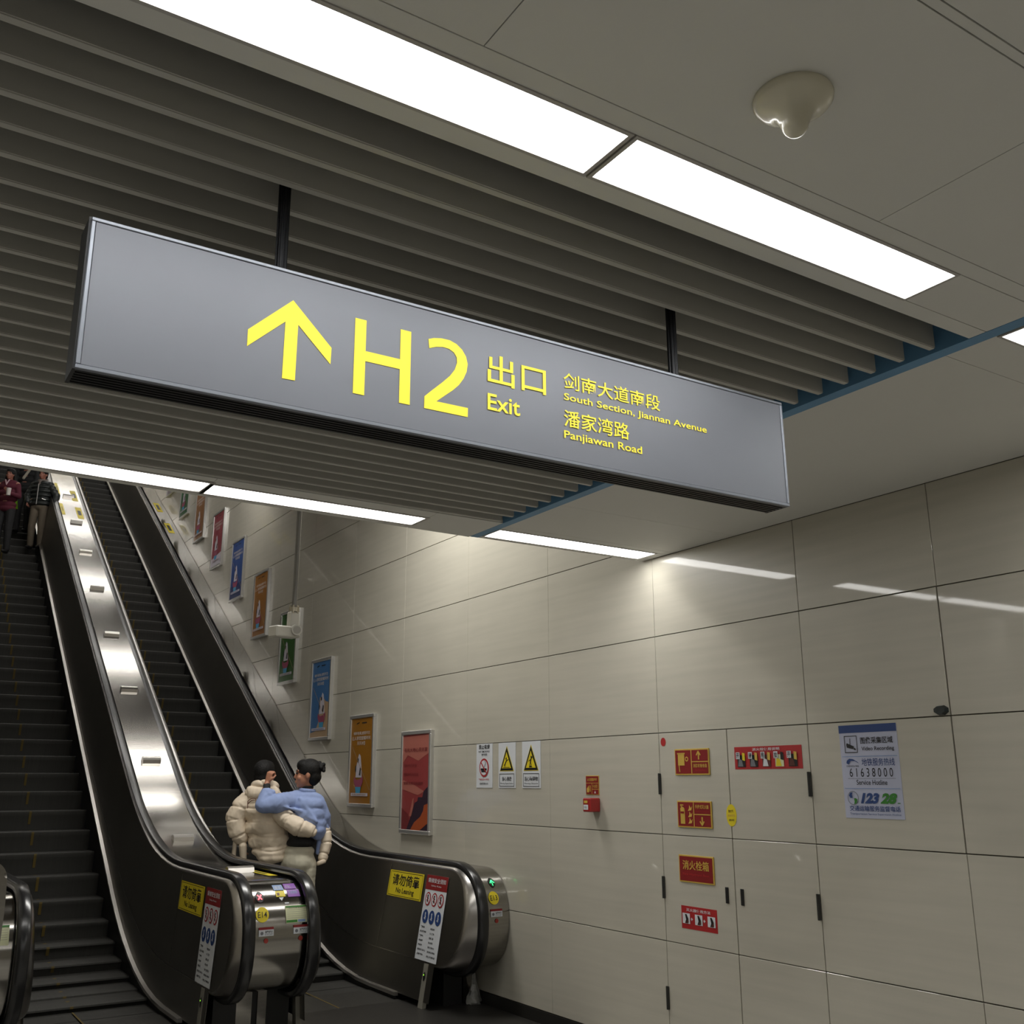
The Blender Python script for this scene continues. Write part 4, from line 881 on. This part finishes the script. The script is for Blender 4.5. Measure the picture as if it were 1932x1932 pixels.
def head(bm,P,rot,c,k,ax):
    """c centre, k scale, ax = unit (u,w) the face looks toward"""
    c=Vector(c); f=Vector((ax[0],ax[1],0)).normalized(); s=Vector((-f.y,f.x,0)); z=Vector((0,0,1)); g=lambda v:P(v.x,v.y,v.z)
    q=rot@Matrix((s,f,z)).transposed()
    add_ell(bm,g(c+z*0.018*k-f*0.012*k),(0.074*k,0.092*k,0.098*k),q,20)
    add_ell(bm,g(c-z*0.035*k+f*0.026*k),(0.058*k,0.066*k,0.078*k),q,18)
    add_ell(bm,g(c-z*0.092*k+f*0.062*k),(0.026*k,0.022*k,0.020*k),q,10)       # chin
    add_ell(bm,g(c-z*0.060*k+f*0.088*k),(0.022*k,0.012*k,0.007*k),q,10)       # lips
    add_ell(bm,g(c-z*0.070*k+f*0.086*k),(0.019*k,0.011*k,0.006*k),q,10)
    add_caps(bm,g(c+z*0.010*k+f*0.088*k),g(c-z*0.026*k+f*0.101*k),0.006*k,0.010*k)   # nose
    add_ell(bm,g(c+z*0.026*k+f*0.080*k),(0.050*k,0.014*k,0.010*k),q,10)       # brow
    for e in (-1,1):
        add_ell(bm,g(c-z*0.012*k+s*0.076*k*e-f*0.008*k),(0.009*k,0.018*k,0.030*k),q,10)   # ear
        add_ell(bm,g(c-z*0.032*k+s*0.038*k*e+f*0.060*k),(0.020*k,0.022*k,0.022*k),q,10)   # cheek
def eyes(name,P,c,k,ax,parent):
    c=Vector(c); f=Vector((ax[0],ax[1],0)).normalized(); s=Vector((-f.y,f.x,0)); z=Vector((0,0,1)); g=lambda v:P(v.x,v.y,v.z)
    for e in (-1,1):
        bm=bmesh.new(); add_ell(bm,g(c+z*0.006*k+s*0.031*k*e+f*0.084*k),0.0085*k,seg=10); bm_obj('eye',bm,mat('eye_dark',(0.015,0.01,0.01),0.2),parent,True)
        bm=bmesh.new(); a=c+z*0.030*k+s*0.018*k*e+f*0.090*k; b=c+z*0.030*k+s*0.045*k*e+f*0.080*k; add_cyl(bm,g(a),g(b),0.0035*k,seg=8); bm_obj('eyebrow',bm,HAIR,parent)

def hairdo(bm,P,rot,c,k,ax):
    c=Vector(c); f=Vector((ax[0],ax[1],0)).normalized(); sd=Vector((-f.y,f.x,0)); z=Vector((0,0,1)); g=lambda v:P(v.x,v.y,v.z); q=rot@Matrix((sd,f,z)).transposed()
    add_ell(bm,g(c+z*0.036*k-f*0.020*k),(0.085*k,0.101*k,0.090*k),q,24)
    add_ell(bm,g(c-z*0.020*k-f*0.052*k),(0.075*k,0.056*k,0.078*k),q,20)
    add_ell(bm,g(c+z*0.070*k+f*0.030*k),(0.066*k,0.060*k,0.050*k),q,18)
def puffed(me,rot,base,sfun,period,depth,wr=0.006,sc=11):
    """press quilting grooves and soft creases into a garment along sfun(local)"""
    from mathutils import noise
    Ri=rot.to_3x3().inverted(); b=Vector(base); me.update(); nn=[v.normal.copy() for v in me.vertices]
    for v,n in zip(me.vertices,nn):
        l=Ri@(v.co-b); a=abs(sin(pi*(sfun(l)+0.018*noise.noise(v.co*5))/period))
        d=-depth*(1-min(1,a*2.6))**1.4
        d+=wr*1.3*noise.noise(v.co*sc*0.7)+wr*0.22*(1-abs(noise.noise(v.co*sc*1.7))*3)
        v.co=v.co+n*d
    me.update()
def garment(name,bm,vox,m,parent,rot,base,sfun,period,depth,it=6,wr=0.006):
    me=remesh(bm,vox,it,0.6); me.materials.clear(); me.materials.append(m); puffed(me,rot,base,sfun,period,depth,wr); return link(name,me,parent)
def along(pts):
    pts=[Vector(p) for p in pts]
    def f(l):
        best=(9,0); acc=0
        for a,b in zip(pts,pts[1:]):
            d=b-a; t=max(-0.5 if a is pts[0] else 0,min(1.5 if b is pts[-1] else 1,(l-a).dot(d)/d.length_squared)); q=(l-(a+d*t)).length
            if q<best[0]: best=(q,acc+t*d.length)
            acc+=d.length
        return best[1]
    return f
def tube(bm,P,pts,rs,sub=5):
    for (a,b),(r0,r1) in zip(zip(pts,pts[1:]),zip(rs,rs[1:])):
        a=Vector(a); b=Vector(b)
        for k in range(sub+1):
            t=k/sub; c=a.lerp(b,t); add_ell(bm,P(c.x,c.y,c.z),r0*(1-t)+r1*t,seg=18)

# --- woman in blue shirt
B=(3.42,8.55,0.006); P,rt=frame_at(B); FX=(-0.90,-0.18)
t=thing('person',B,'woman in a light blue shirt with bun hair hugging the man, white trousers','person')
bm=bmesh.new(); hc=(-0.070,0.0,1.655)
head(bm,P,rt,hc,1.04,FX)
add_caps(bm,P(-0.055,0.01,1.60),P(-0.065,0.01,1.47),0.047,0.050)
add_caps(bm,P(-0.17,0,1.43),P(0.01,0.02,1.43),0.045); add_caps(bm,P(-0.08,0.01,1.40),P(-0.10,0.01,1.02),0.085,0.085)
UP=[(-0.185,-0.02,1.445),(-0.30,-0.17,1.415),(-0.400,-0.215,1.400)]; FO=[(-0.400,-0.215,1.400),(-0.398,-0.17,1.49),(-0.388,-0.12,1.575)]
tube(bm,P,UP,(0.042,0.038,0.036)); tube(bm,P,FO,(0.034,0.030,0.025))
hand(bm,P,(-0.388,-0.115,1.578),(0.22,0.05,1),(0.55,0.85,0.1),1.0,1.2,-1)
add_caps(bm,P(0.03,0.02,1.42),P(0.08,0.10,1.22),0.040,0.034); add_caps(bm,P(0.08,0.10,1.22),P(-0.02,0.20,1.14),0.032,0.024)
hand(bm,P,(-0.02,0.20,1.14),(-1,0.2,0),(0,-1,0.2),0.9,0.7,1)
for x in (-0.165,-0.045): add_caps(bm,P(x,0,0.95),P(x,0.02,0.50),0.075,0.050); add_caps(bm,P(x,0.02,0.50),P(x,0.03,0.08),0.050,0.036)
vmesh('body',bm,0.006,SKIN,t,2)
eyes('eye',P,hc,1.04,FX,t)
bm=bmesh.new(); hairdo(bm,P,rt,hc,1.05,FX)
add_ell(bm,P(-0.005,0.01,1.63),(0.060,0.07,0.060),rt,18)
vmesh('hair',bm,0.007,HAIR,t,2)
bm=bmesh.new()
for c,r in (((0.048,0,1.722),0.030),((0.030,0.02,1.745),0.022),((0.068,0.005,1.705),0.022),((0.052,-0.022,1.708),0.022),((0.070,0.0,1.735),0.019),((0.075,-0.01,1.685),0.018)): add_ell(bm,P(*c),r,rt,12)
vmesh('hair_bun',bm,0.005,HAIR,t,1)
SH=mat('blue_cotton_shirt',srgb(140,157,200),0.85,var=0.06,nscale=(9,9,9),bump=0.35)
bm=bmesh.new()
for c,r in (((-0.075,0.0,1.462),(0.150,0.085,0.052)),((-0.065,0,1.40),(0.160,0.125,0.09)),((-0.045,0,1.31),(0.152,0.135,0.10)),((-0.015,0.0,1.24),(0.130,0.130,0.085)),((0.035,-0.01,1.185),(0.080,0.115,0.065)),((0.055,-0.01,1.15),(0.045,0.09,0.045)),((-0.07,0.0,1.50),(0.070,0.060,0.032))): add_ell(bm,P(*c),r,rt,24)
tube(bm,P,[(-0.150,-0.01,1.435),(-0.29,-0.165,1.405),(-0.385,-0.205,1.400)],(0.085,0.078,0.066)); tube(bm,P,[(-0.392,-0.21,1.398),(-0.385,-0.185,1.455),(-0.380,-0.155,1.50)],(0.062,0.055,0.050))
for u,w_,z in ((-0.340,-0.16,1.505),(-0.352,-0.18,1.488),(-0.335,-0.15,1.475),(-0.365,-0.17,1.512)): add_ell(bm,P(u,w_,z),(0.036,0.036,0.028),rt,12)
for a,b,c in (((-0.28,-0.215,1.405),(-0.08,-0.125,1.345),0.014),((-0.10,-0.105,1.45),(0.05,-0.120,1.27),0.013),((-0.16,-0.115,1.37),(0.06,-0.125,1.26),0.013),((-0.02,-0.118,1.34),(0.07,-0.100,1.18),0.013)): add_caps(bm,P(*a),P(*b),c)
tube(bm,P,[(0.035,0.01,1.42),(0.085,0.04,1.30),(0.085,0.09,1.20)],(0.062,0.062,0.050))
me=remesh(bm,0.0075,5,0.6); me.materials.clear(); me.materials.append(SH)
puffed(me,rt,B,lambda l:9.0+0*l.z,100.0,0.0,0.0065,13); link('shirt',me,t)
bm=bmesh.new()
add_caps(bm,P(0.065,0.02,1.16),P(0.050,0.02,1.00),0.026,0.018); add_caps(bm,P(0.095,0.03,1.24),P(0.128,0.04,1.19),0.032,0.016); add_caps(bm,P(0.075,0.03,1.24),P(0.065,0.02,1.14),0.03)
vmesh('shirt_tail',bm,0.007,SH,t,2)
bm=bmesh.new()
for k in range(24):
    a=2*pi*k/24; add_ell(bm,P(-0.062+0.060*cos(a),0.005+0.056*sin(a),1.515-0.006*cos(a)),(0.016,0.015,0.020),rt,8)
vmesh('collar',bm,0.005,SH,t,2)
BLK=mat('black_knit',(0.010,0.010,0.011),0.8)
bm=bmesh.new(); add_ell(bm,P(-0.060,0.005,1.545),(0.054,0.052,0.020),rt,16); vmesh('undershirt_neck',bm,0.006,BLK,t,2)
bm=bmesh.new(); tube(bm,P,[(-0.386,-0.145,1.525),(-0.388,-0.125,1.555)],(0.035,0.032),3); vmesh('undershirt_cuff',bm,0.006,BLK,t,1)
bm=bmesh.new(); add_ell(bm,P(-0.095,0,1.085),(0.128,0.110,0.050),rt,18); add_ell(bm,P(-0.09,0,1.17),(0.120,0.105,0.10),rt,18); vmesh('undershirt',bm,0.008,BLK,t,2)
bm=bmesh.new(); WT=mat('cream_trousers',srgb(196,191,172),0.85,var=0.04,nscale=(8,8,8),bump=0.3)
add_ell(bm,P(-0.105,0.0,1.015),(0.132,0.118,0.060),rt,20); add_ell(bm,P(-0.105,-0.01,0.93),(0.142,0.130,0.115),rt,20)
for x in (-0.170,-0.042): add_caps(bm,P(x,0,0.90),P(x,0.02,0.50),0.095,0.085); add_caps(bm,P(x,0.02,0.50),P(x,0.03,0.11),0.085,0.075)
me=remesh(bm,0.009,5,0.6); me.materials.clear(); me.materials.append(WT); puffed(me,rt,B,lambda l:9.0+0*l.z,100.0,0.0,0.0045,14); link('trousers',me,t)
for x in (-0.172,-0.040):
    bm=bmesh.new(); add_ell(bm,P(x,0.07,0.035),(0.042,0.12,0.035),rt,14); add_ell(bm,P(x,0.01,0.055),(0.038,0.05,0.045),rt,12); vmesh('shoe',bm,0.008,mat('white_shoe',srgb(190,188,184),0.5),t,2)
# her beige padded jacket hanging over the right arm
PUF=mat('beige_down_jacket',srgb(226,210,188),0.55,var=0.05,nscale=(14,14,14),bump=0.2)
j=thing('down_jacket',B,'beige padded jacket sleeve hanging at the woman\'s right side','jacket')
sl=[(0.080,0.055,1.25),(0.112,0.045,1.16),(0.118,0.035,1.07),(0.100,0.015,0.965)]
bm=bmesh.new(); tube(bm,P,sl,(0.036,0.047,0.052,0.042)); garment('sleeve',bm,0.0065,PUF,j,rt,B,along(sl),0.088,0.010,3,0.004)
bm=bmesh.new()
for k in range(20):
    a=2*pi*k/20; add_ell(bm,P(0.090+0.030*cos(a),0.0+0.030*sin(a),0.925+0.010*cos(a)),(0.011,0.011,0.020),rt,8)
vmesh('cuff',bm,0.004,PUF,j,1)
bm=bmesh.new(); add_ell(bm,P(0.089,-0.002,0.918),(0.026,0.026,0.010),rt,14); bm_obj('cuff_opening',bm,BLK,j,True)

# --- man in beige down jacket
B=(3.08,8.8,0.006); P,rt=frame_at(B); FM=(0.25,0.97)
t=thing('person',B,'man in a puffy beige down jacket seen from behind, short black hair','person')
bm=bmesh.new(); hc=(-0.030,0.02,1.650)
head(bm,P,rt,hc,1.0,FM)
add_caps(bm,P(-0.02,0.02,1.60),P(0,0.02,1.48),0.052,0.055); add_caps(bm,P(-0.12,0.0,1.43),P(0.12,0.0,1.43),0.05); add_caps(bm,P(0,0,1.38),P(0.03,0,0.98),0.10,0.10)
add_caps(bm,P(-0.14,0,1.43),P(-0.22,-0.01,1.25),0.045,0.040); add_caps(bm,P(-0.22,-0.01,1.25),P(-0.185,0.02,1.10),0.036,0.028); hand(bm,P,(-0.185,0.02,1.10),(0.15,0.1,-1),(0.9,0.3,0),0.95,0.5,1)
add_caps(bm,P(0.13,0,1.42),P(0.24,-0.09,1.26),0.045,0.040); add_caps(bm,P(0.24,-0.09,1.26),P(0.43,-0.12,1.17),0.038,0.028); hand(bm,P,(0.44,-0.12,1.165),(0.9,0.9,0.0),(-0.3,0.9,0.1),0.85,0.5,1)
for x in (-0.05,0.12): add_caps(bm,P(x,0,0.92),P(x,0.02,0.50),0.08,0.055); add_caps(bm,P(x,0.02,0.50),P(x,0.03,0.08),0.055,0.04)
vmesh('body',bm,0.006,SKIN,t,2)
bm=bmesh.new(); hairdo(bm,P,rt,hc,1.02,FM); add_ell(bm,P(-0.035,-0.035,1.59),(0.062,0.050,0.045),rt,18)
vmesh('hair',bm,0.007,HAIR,t,2)
# torso panel of the jacket
bm=bmesh.new()
for (u,z,rx,rz,rd) in ((-0.015,1.50,0.135,0.085,0.110),(-0.01,1.44,0.180,0.09,0.130),(0.0,1.34,0.205,0.12,0.155),(0.025,1.22,0.200,0.12,0.160),(0.050,1.10,0.180,0.11,0.158),(0.072,1.01,0.165,0.09,0.155),(0.085,0.965,0.155,0.055,0.150),(0.14,1.02,0.10,0.09,0.12)): add_ell(bm,P(u,0,z),(rx,rd,rz),rt,30)
garment('down_jacket',bm,0.0075,PUF,t,rt,B,lambda l:l.z+0.012*sin(l.x*9+1),0.115,0.011,8,0.013)
ls=[(-0.135,-0.01,1.455),(-0.205,-0.04,1.38),(-0.245,-0.05,1.28),(-0.225,-0.05,1.19),(-0.190,-0.03,1.12)]
bm=bmesh.new(); tube(bm,P,ls,(0.078,0.088,0.088,0.080,0.060)); garment('jacket_sleeve',bm,0.0075,PUF,t,rt,B,along(ls),0.115,0.013,4,0.010)
rs=[(0.105,-0.03,1.42),(0.150,-0.10,1.33),(0.230,-0.140,1.265),(0.330,-0.155,1.215),(0.425,-0.135,1.180)]
bm=bmesh.new(); tube(bm,P,rs,(0.080,0.080,0.080,0.078,0.056)); garment('jacket_sleeve',bm,0.0075,PUF,t,rt,B,along(rs),0.120,0.012,4,0.010)
bm=bmesh.new()
for k in range(26):
    a=2*pi*k/26; add_ell(bm,P(-0.015+0.088*cos(a),0.0+0.078*sin(a),1.555-0.020*sin(a)),(0.036,0.036,0.034),rt,12)
for k in range(9):
    q=(k-4)/4; add_ell(bm,P(-0.02+0.105*q,-0.105+0.03*q*q,1.500-0.01*(1-q*q)),(0.045,0.040,0.052),rt,14)
garment('hood',bm,0.0065,PUF,t,rt,B,lambda l:l.x+0.05*sin(l.z*20),0.20,0.008,5,0.006)
for a,b in (((-0.115,-0.165,1.43),(-0.045,-0.178,1.45)),((-0.115,-0.168,1.405),(-0.05,-0.180,1.44)),((-0.045,-0.178,1.45),(-0.04,-0.185,1.41)),((-0.115,-0.166,1.43),(-0.112,-0.172,1.37))):
    bm=bmesh.new()
    for k in range(8):
        q0=Vector(a).lerp(Vector(b),k/8); q1=Vector(a).lerp(Vector(b),(k+1)/8); h=lambda q,tt:P(q.x,q.y-0.008,q.z+0.012*sin(pi*tt))
        add_cyl(bm,h(q0,k/8),h(q1,(k+1)/8),0.003,seg=6)
    bm_obj('drawstring',bm,mat('maroon_cord',srgb(90,36,30),0.7),t)
bm=bmesh.new(); add_caps(bm,P(-0.235,-0.04,1.10),P(-0.243,-0.03,0.97),0.019,0.021); vmesh('jacket_flap',bm,0.006,PUF,t,2)
bm=bmesh.new(); add_caps(bm,P(-0.165,-0.05,1.06),P(-0.155,-0.04,0.95),0.036,0.030); vmesh('jacket_flap',bm,0.006,PUF,t,2)
bm=bmesh.new(); DK=mat('black_trousers',(0.014,0.014,0.015),0.8)
add_ell(bm,P(0.02,0,0.95),(0.155,0.125,0.12),rt,20)
for x in (-0.05,0.12): add_caps(bm,P(x,0,0.90),P(x,0.02,0.50),0.10,0.082); add_caps(bm,P(x,0.02,0.50),P(x,0.03,0.11),0.082,0.07)
vmesh('trousers',bm,0.010,DK,t,3)
for x in (-0.05,0.12):
    bm=bmesh.new(); add_ell(bm,P(x,0.07,0.038),(0.046,0.13,0.038),rt,14); add_ell(bm,P(x,0.01,0.06),(0.042,0.055,0.05),rt,12); vmesh('shoe',bm,0.008,mat('black_shoe',(0.012,0.012,0.012),0.4),t,2)

# --- passengers coming down at the top left (they face the hall)
def rider(B,lab,k,jac,tro,arms,cx=0.0,puffy=False,face=True,extra=None,hairlong=False):
    P0,rt=frame_at(B); P=lambda u,w_,z:P0(u*k+cx,w_*k,z*k)
    t=thing('person',B,lab,'person')
    bm=bmesh.new(); hc=(0,-0.01,1.60)
    head(bm,lambda u,w_,z:P0(u+cx,w_,z),rt,(hc[0]*k,hc[1]*k,hc[2]*k),1.0*k,(0,-1))
    add_caps(bm,P(0,0,1.53),P(0,0,1.42),0.052*k,0.056*k); add_caps(bm,P(-0.16,0,1.39),P(0.16,0,1.39),0.055*k); add_caps(bm,P(0,0,1.34),P(0,0,0.95),0.105*k)
    for s,(sh,el,wr,d,n) in enumerate(arms):
        add_caps(bm,P(*sh),P(*el),0.046*k,0.040*k); add_caps(bm,P(*el),P(*wr),0.038*k,0.027*k); hand(bm,lambda u,w_,z:P0(u+cx,w_,z),tuple(v*k for v in wr),d,n,k,0.6,1 if s else -1)
    for s in (-1,1): add_caps(bm,P(0.09*s,0,0.90),P(0.10*s,-0.03,0.48),0.082*k,0.056*k); add_caps(bm,P(0.10*s,-0.03,0.48),P(0.10*s,0,0.07),0.055*k,0.038*k)
    vmesh('body',bm,0.0085,SKIN_D,t,2)
    eyes('eye',lambda u,w_,z:P0(u+cx,w_,z),(hc[0]*k,hc[1]*k,hc[2]*k),1.0*k,(0,-1),t)
    bm=bmesh.new(); hairdo(bm,lambda u,w_,z:P0(u+cx,w_,z),rt,(hc[0]*k,hc[1]*k,hc[2]*k),1.02*k,(0,-1))
    if hairlong:
        for s in (-1,1): add_caps(bm,P(0.082*s,0.01,1.62),P(0.09*s,0.01,1.46),0.026*k)
    vmesh('hair',bm,0.010,HAIR,t,2)
    bm=bmesh.new()
    if puffy:
        for z,rx,rd in ((1.40,0.20,0.125),(1.31,0.222,0.145),(1.22,0.228,0.15),(1.13,0.228,0.15),(1.04,0.225,0.148),(0.955,0.215,0.145)): add_ell(bm,P(0,0,z),(rx*k,rd*k,0.062*k),rt,22)
    else:
        for z,rx,rd in ((1.41,0.175,0.09),(1.34,0.195,0.115),(1.22,0.19,0.12),(1.10,0.185,0.12),(0.98,0.185,0.12),(0.90,0.18,0.12)): add_ell(bm,P(0,0,z),(rx*k,rd*k,0.085*k),rt,22)
    for sh,el,wr,d,n in arms:
        a,b,c=Vector(sh),Vector(el),Vector(wr); q=0.068 if puffy else 0.058
        if puffy:
            for i in range(4): add_ell(bm,P(*a.lerp(b,i/3)),q*1.12*k,seg=14)
            for i in range(1,4): add_ell(bm,P(*b.lerp(c,i/3.4)),q*0.98*k,seg=14)
        else: add_caps(bm,P(*a),P(*b),q*k,q*0.92*k); add_caps(bm,P(*b),P(*b.lerp(c,0.9)),q*0.9*k,q*0.7*k)
    vmesh('jacket',bm,0.010,jac,t,2)
    bm=bmesh.new(); add_ell(bm,P(0,0,0.90),(0.155*k,0.11*k,0.09*k),rt,18)
    for s in (-1,1): add_caps(bm,P(0.088*s,0,0.88),P(0.10*s,-0.03,0.48),0.092*k,0.075*k); add_caps(bm,P(0.10*s,-0.03,0.48),P(0.10*s,0,0.10),0.076*k,0.062*k)
    vmesh('trousers',bm,0.010,tro,t,2)
    for s in (-1,1):
        bm=bmesh.new(); add_ell(bm,P(0.10*s,-0.05,0.038),(0.044*k,0.12*k,0.038*k),rt,14); add_ell(bm,P(0.10*s,0.01,0.06),(0.042*k,0.05*k,0.05*k),rt,12); vmesh('shoe',bm,0.010,MATS['black_shoe'],t,2)
    return t,P,rt
zz=lambda y:nose(y)+0.02
dn=(0.1,-0.3,-1)
t,P,rt=rider((1.93,17.9,zz(17.85)),'man in a black padded jacket and grey-brown trousers holding the handrail',0.81,mat('black_down_jacket',(0.016,0.020,0.019),0.45,bump=0.2),mat('taupe_trousers',srgb(104,94,80),0.8),
   [((-0.17,0,1.37),(-0.27,-0.02,1.13),(-0.20,-0.12,0.98),dn,(1,0,0)),((0.17,0,1.37),(0.33,-0.02,1.13),(0.36,-0.10,0.95),(0.5,-0.2,-0.7),(0,-0.4,-1))],cx=0.125,puffy=True)
bm=bmesh.new(); 
for k in range(14):
    a=2*pi*k/14; add_ell(bm,P(0.075*cos(a),0.065*sin(a),1.455),0.026,seg=8)
add_caps(bm,P(0.0,-0.10,1.43),P(0,-0.12,1.36),0.030,0.014); vmesh('hood_lining',bm,0.009,mat('taupe_knit',srgb(110,100,94),0.85),t,2)
for s in (-1,1):
    bm=bmesh.new(); a=P(0.10*s,-0.152,1.04); b=P(0.17*s,-0.125,1.02); add_cyl(bm,a,b,0.006,seg=8); bm_obj('pocket_zip',bm,M_CHROME,t)
bm=bmesh.new(); add_cyl(bm,P(0,-0.150,1.36),P(0,-0.158,0.92),0.006,seg=8); bm_obj('front_zip',bm,M_LAMPF,t)
t,P,rt=rider((1.50,17.6,zz(17.55)),'person in a maroon sweater and black trousers at the left edge, coming down',0.83,mat('maroon_sweater',srgb(84,24,42),0.85,bump=0.3),DK,
   [((-0.17,0,1.37),(-0.24,-0.02,1.12),(-0.16,-0.14,1.0),dn,(1,0,0)),((0.17,0,1.37),(0.23,-0.04,1.14),(0.13,-0.20,1.16),(-0.5,-0.3,0.6),(0,-1,0.2))],cx=0.03,hairlong=True)
bm=bmesh.new(); add_caps(bm,P(-0.035,-0.105,1.46),P(0.0,-0.125,1.36),0.014,0.009); add_caps(bm,P(0.035,-0.105,1.46),P(0.0,-0.125,1.36),0.014,0.009); vmesh('shirt_collar',bm,0.007,mat('pink_check',srgb(180,150,158),0.7),t,1)
pb=thing('paper_cup',tuple(P(0.12,-0.24,1.14)),'small white cup held by the person in maroon','cup'); bm=bmesh.new(); add_cyl(bm,P(0.12,-0.235,1.11),P(0.12,-0.235,1.24),0.030,0.036,16); bm_obj('cup_body',bm,mat('paper_white',srgb(205,200,196),0.6),pb)
bm=bmesh.new(); add_cyl(bm,P(0.12,-0.235,1.24),P(0.12,-0.235,1.252),0.038,seg=16); bm_obj('cup_lid',bm,mat('lid_white',srgb(215,212,208),0.4),pb)
t,P,rt=rider((1.78,18.55,zz(18.5)),'person in dark clothes half hidden behind the front two passengers',0.86,mat('black_coat',(0.012,0.013,0.015),0.8),mat('charcoal_trousers',(0.03,0.03,0.032),0.8),
   [((-0.17,0,1.37),(-0.20,-0.02,1.10),(-0.16,-0.10,0.88),dn,(1,0,0)),((0.17,0,1.37),(0.20,-0.02,1.10),(0.14,-0.10,0.90),dn,(-1,0,0))],cx=0.10)
bm=bmesh.new(); add_caps(bm,P(0.16,-0.10,1.44),P(0.0,-0.15,1.10),0.024); vmesh('pale_strap',bm,0.009,mat('pale_canvas',srgb(170,164,150),0.8),t,1)
gb=thing('shopping_bag',tuple(P(-0.08,-0.3,0.42)),'bright green carrier bag between the two front passengers','bag')
bm=bmesh.new(); b0=[P(-0.15,-0.30,0.44),P(0.00,-0.30,0.44),P(0.00,-0.22,0.44),P(-0.15,-0.22,0.44)]; b1=[P(-0.13,-0.29,0.72),P(-0.03,-0.29,0.70),P(-0.03,-0.24,0.70),P(-0.13,-0.24,0.72)]; b2=[P(-0.09,-0.27,0.86)]*1
v0=[bm.verts.new(v) for v in b0]; v1=[bm.verts.new(v) for v in b1]; ap=bm.verts.new(b2[0])
bm.faces.new(v0)
for i in range(4): bm.faces.new((v0[i],v0[(i+1)%4],v1[(i+1)%4],v1[i])); bm.faces.new((v1[i],v1[(i+1)%4],ap))
bmesh.ops.subdivide_edges(bm,edges=bm.edges,cuts=2,use_grid_fill=True); bm_obj('bag_body',bm,mat('lime_plastic',srgb(130,190,30),0.45),gb,True,50)
bm=bmesh.new(); add_cyl(bm,P(-0.09,-0.27,0.85),P(-0.13,-0.14,0.90),0.007,seg=8); bm_obj('bag_handle',bm,MATS['lime_plastic'],gb)
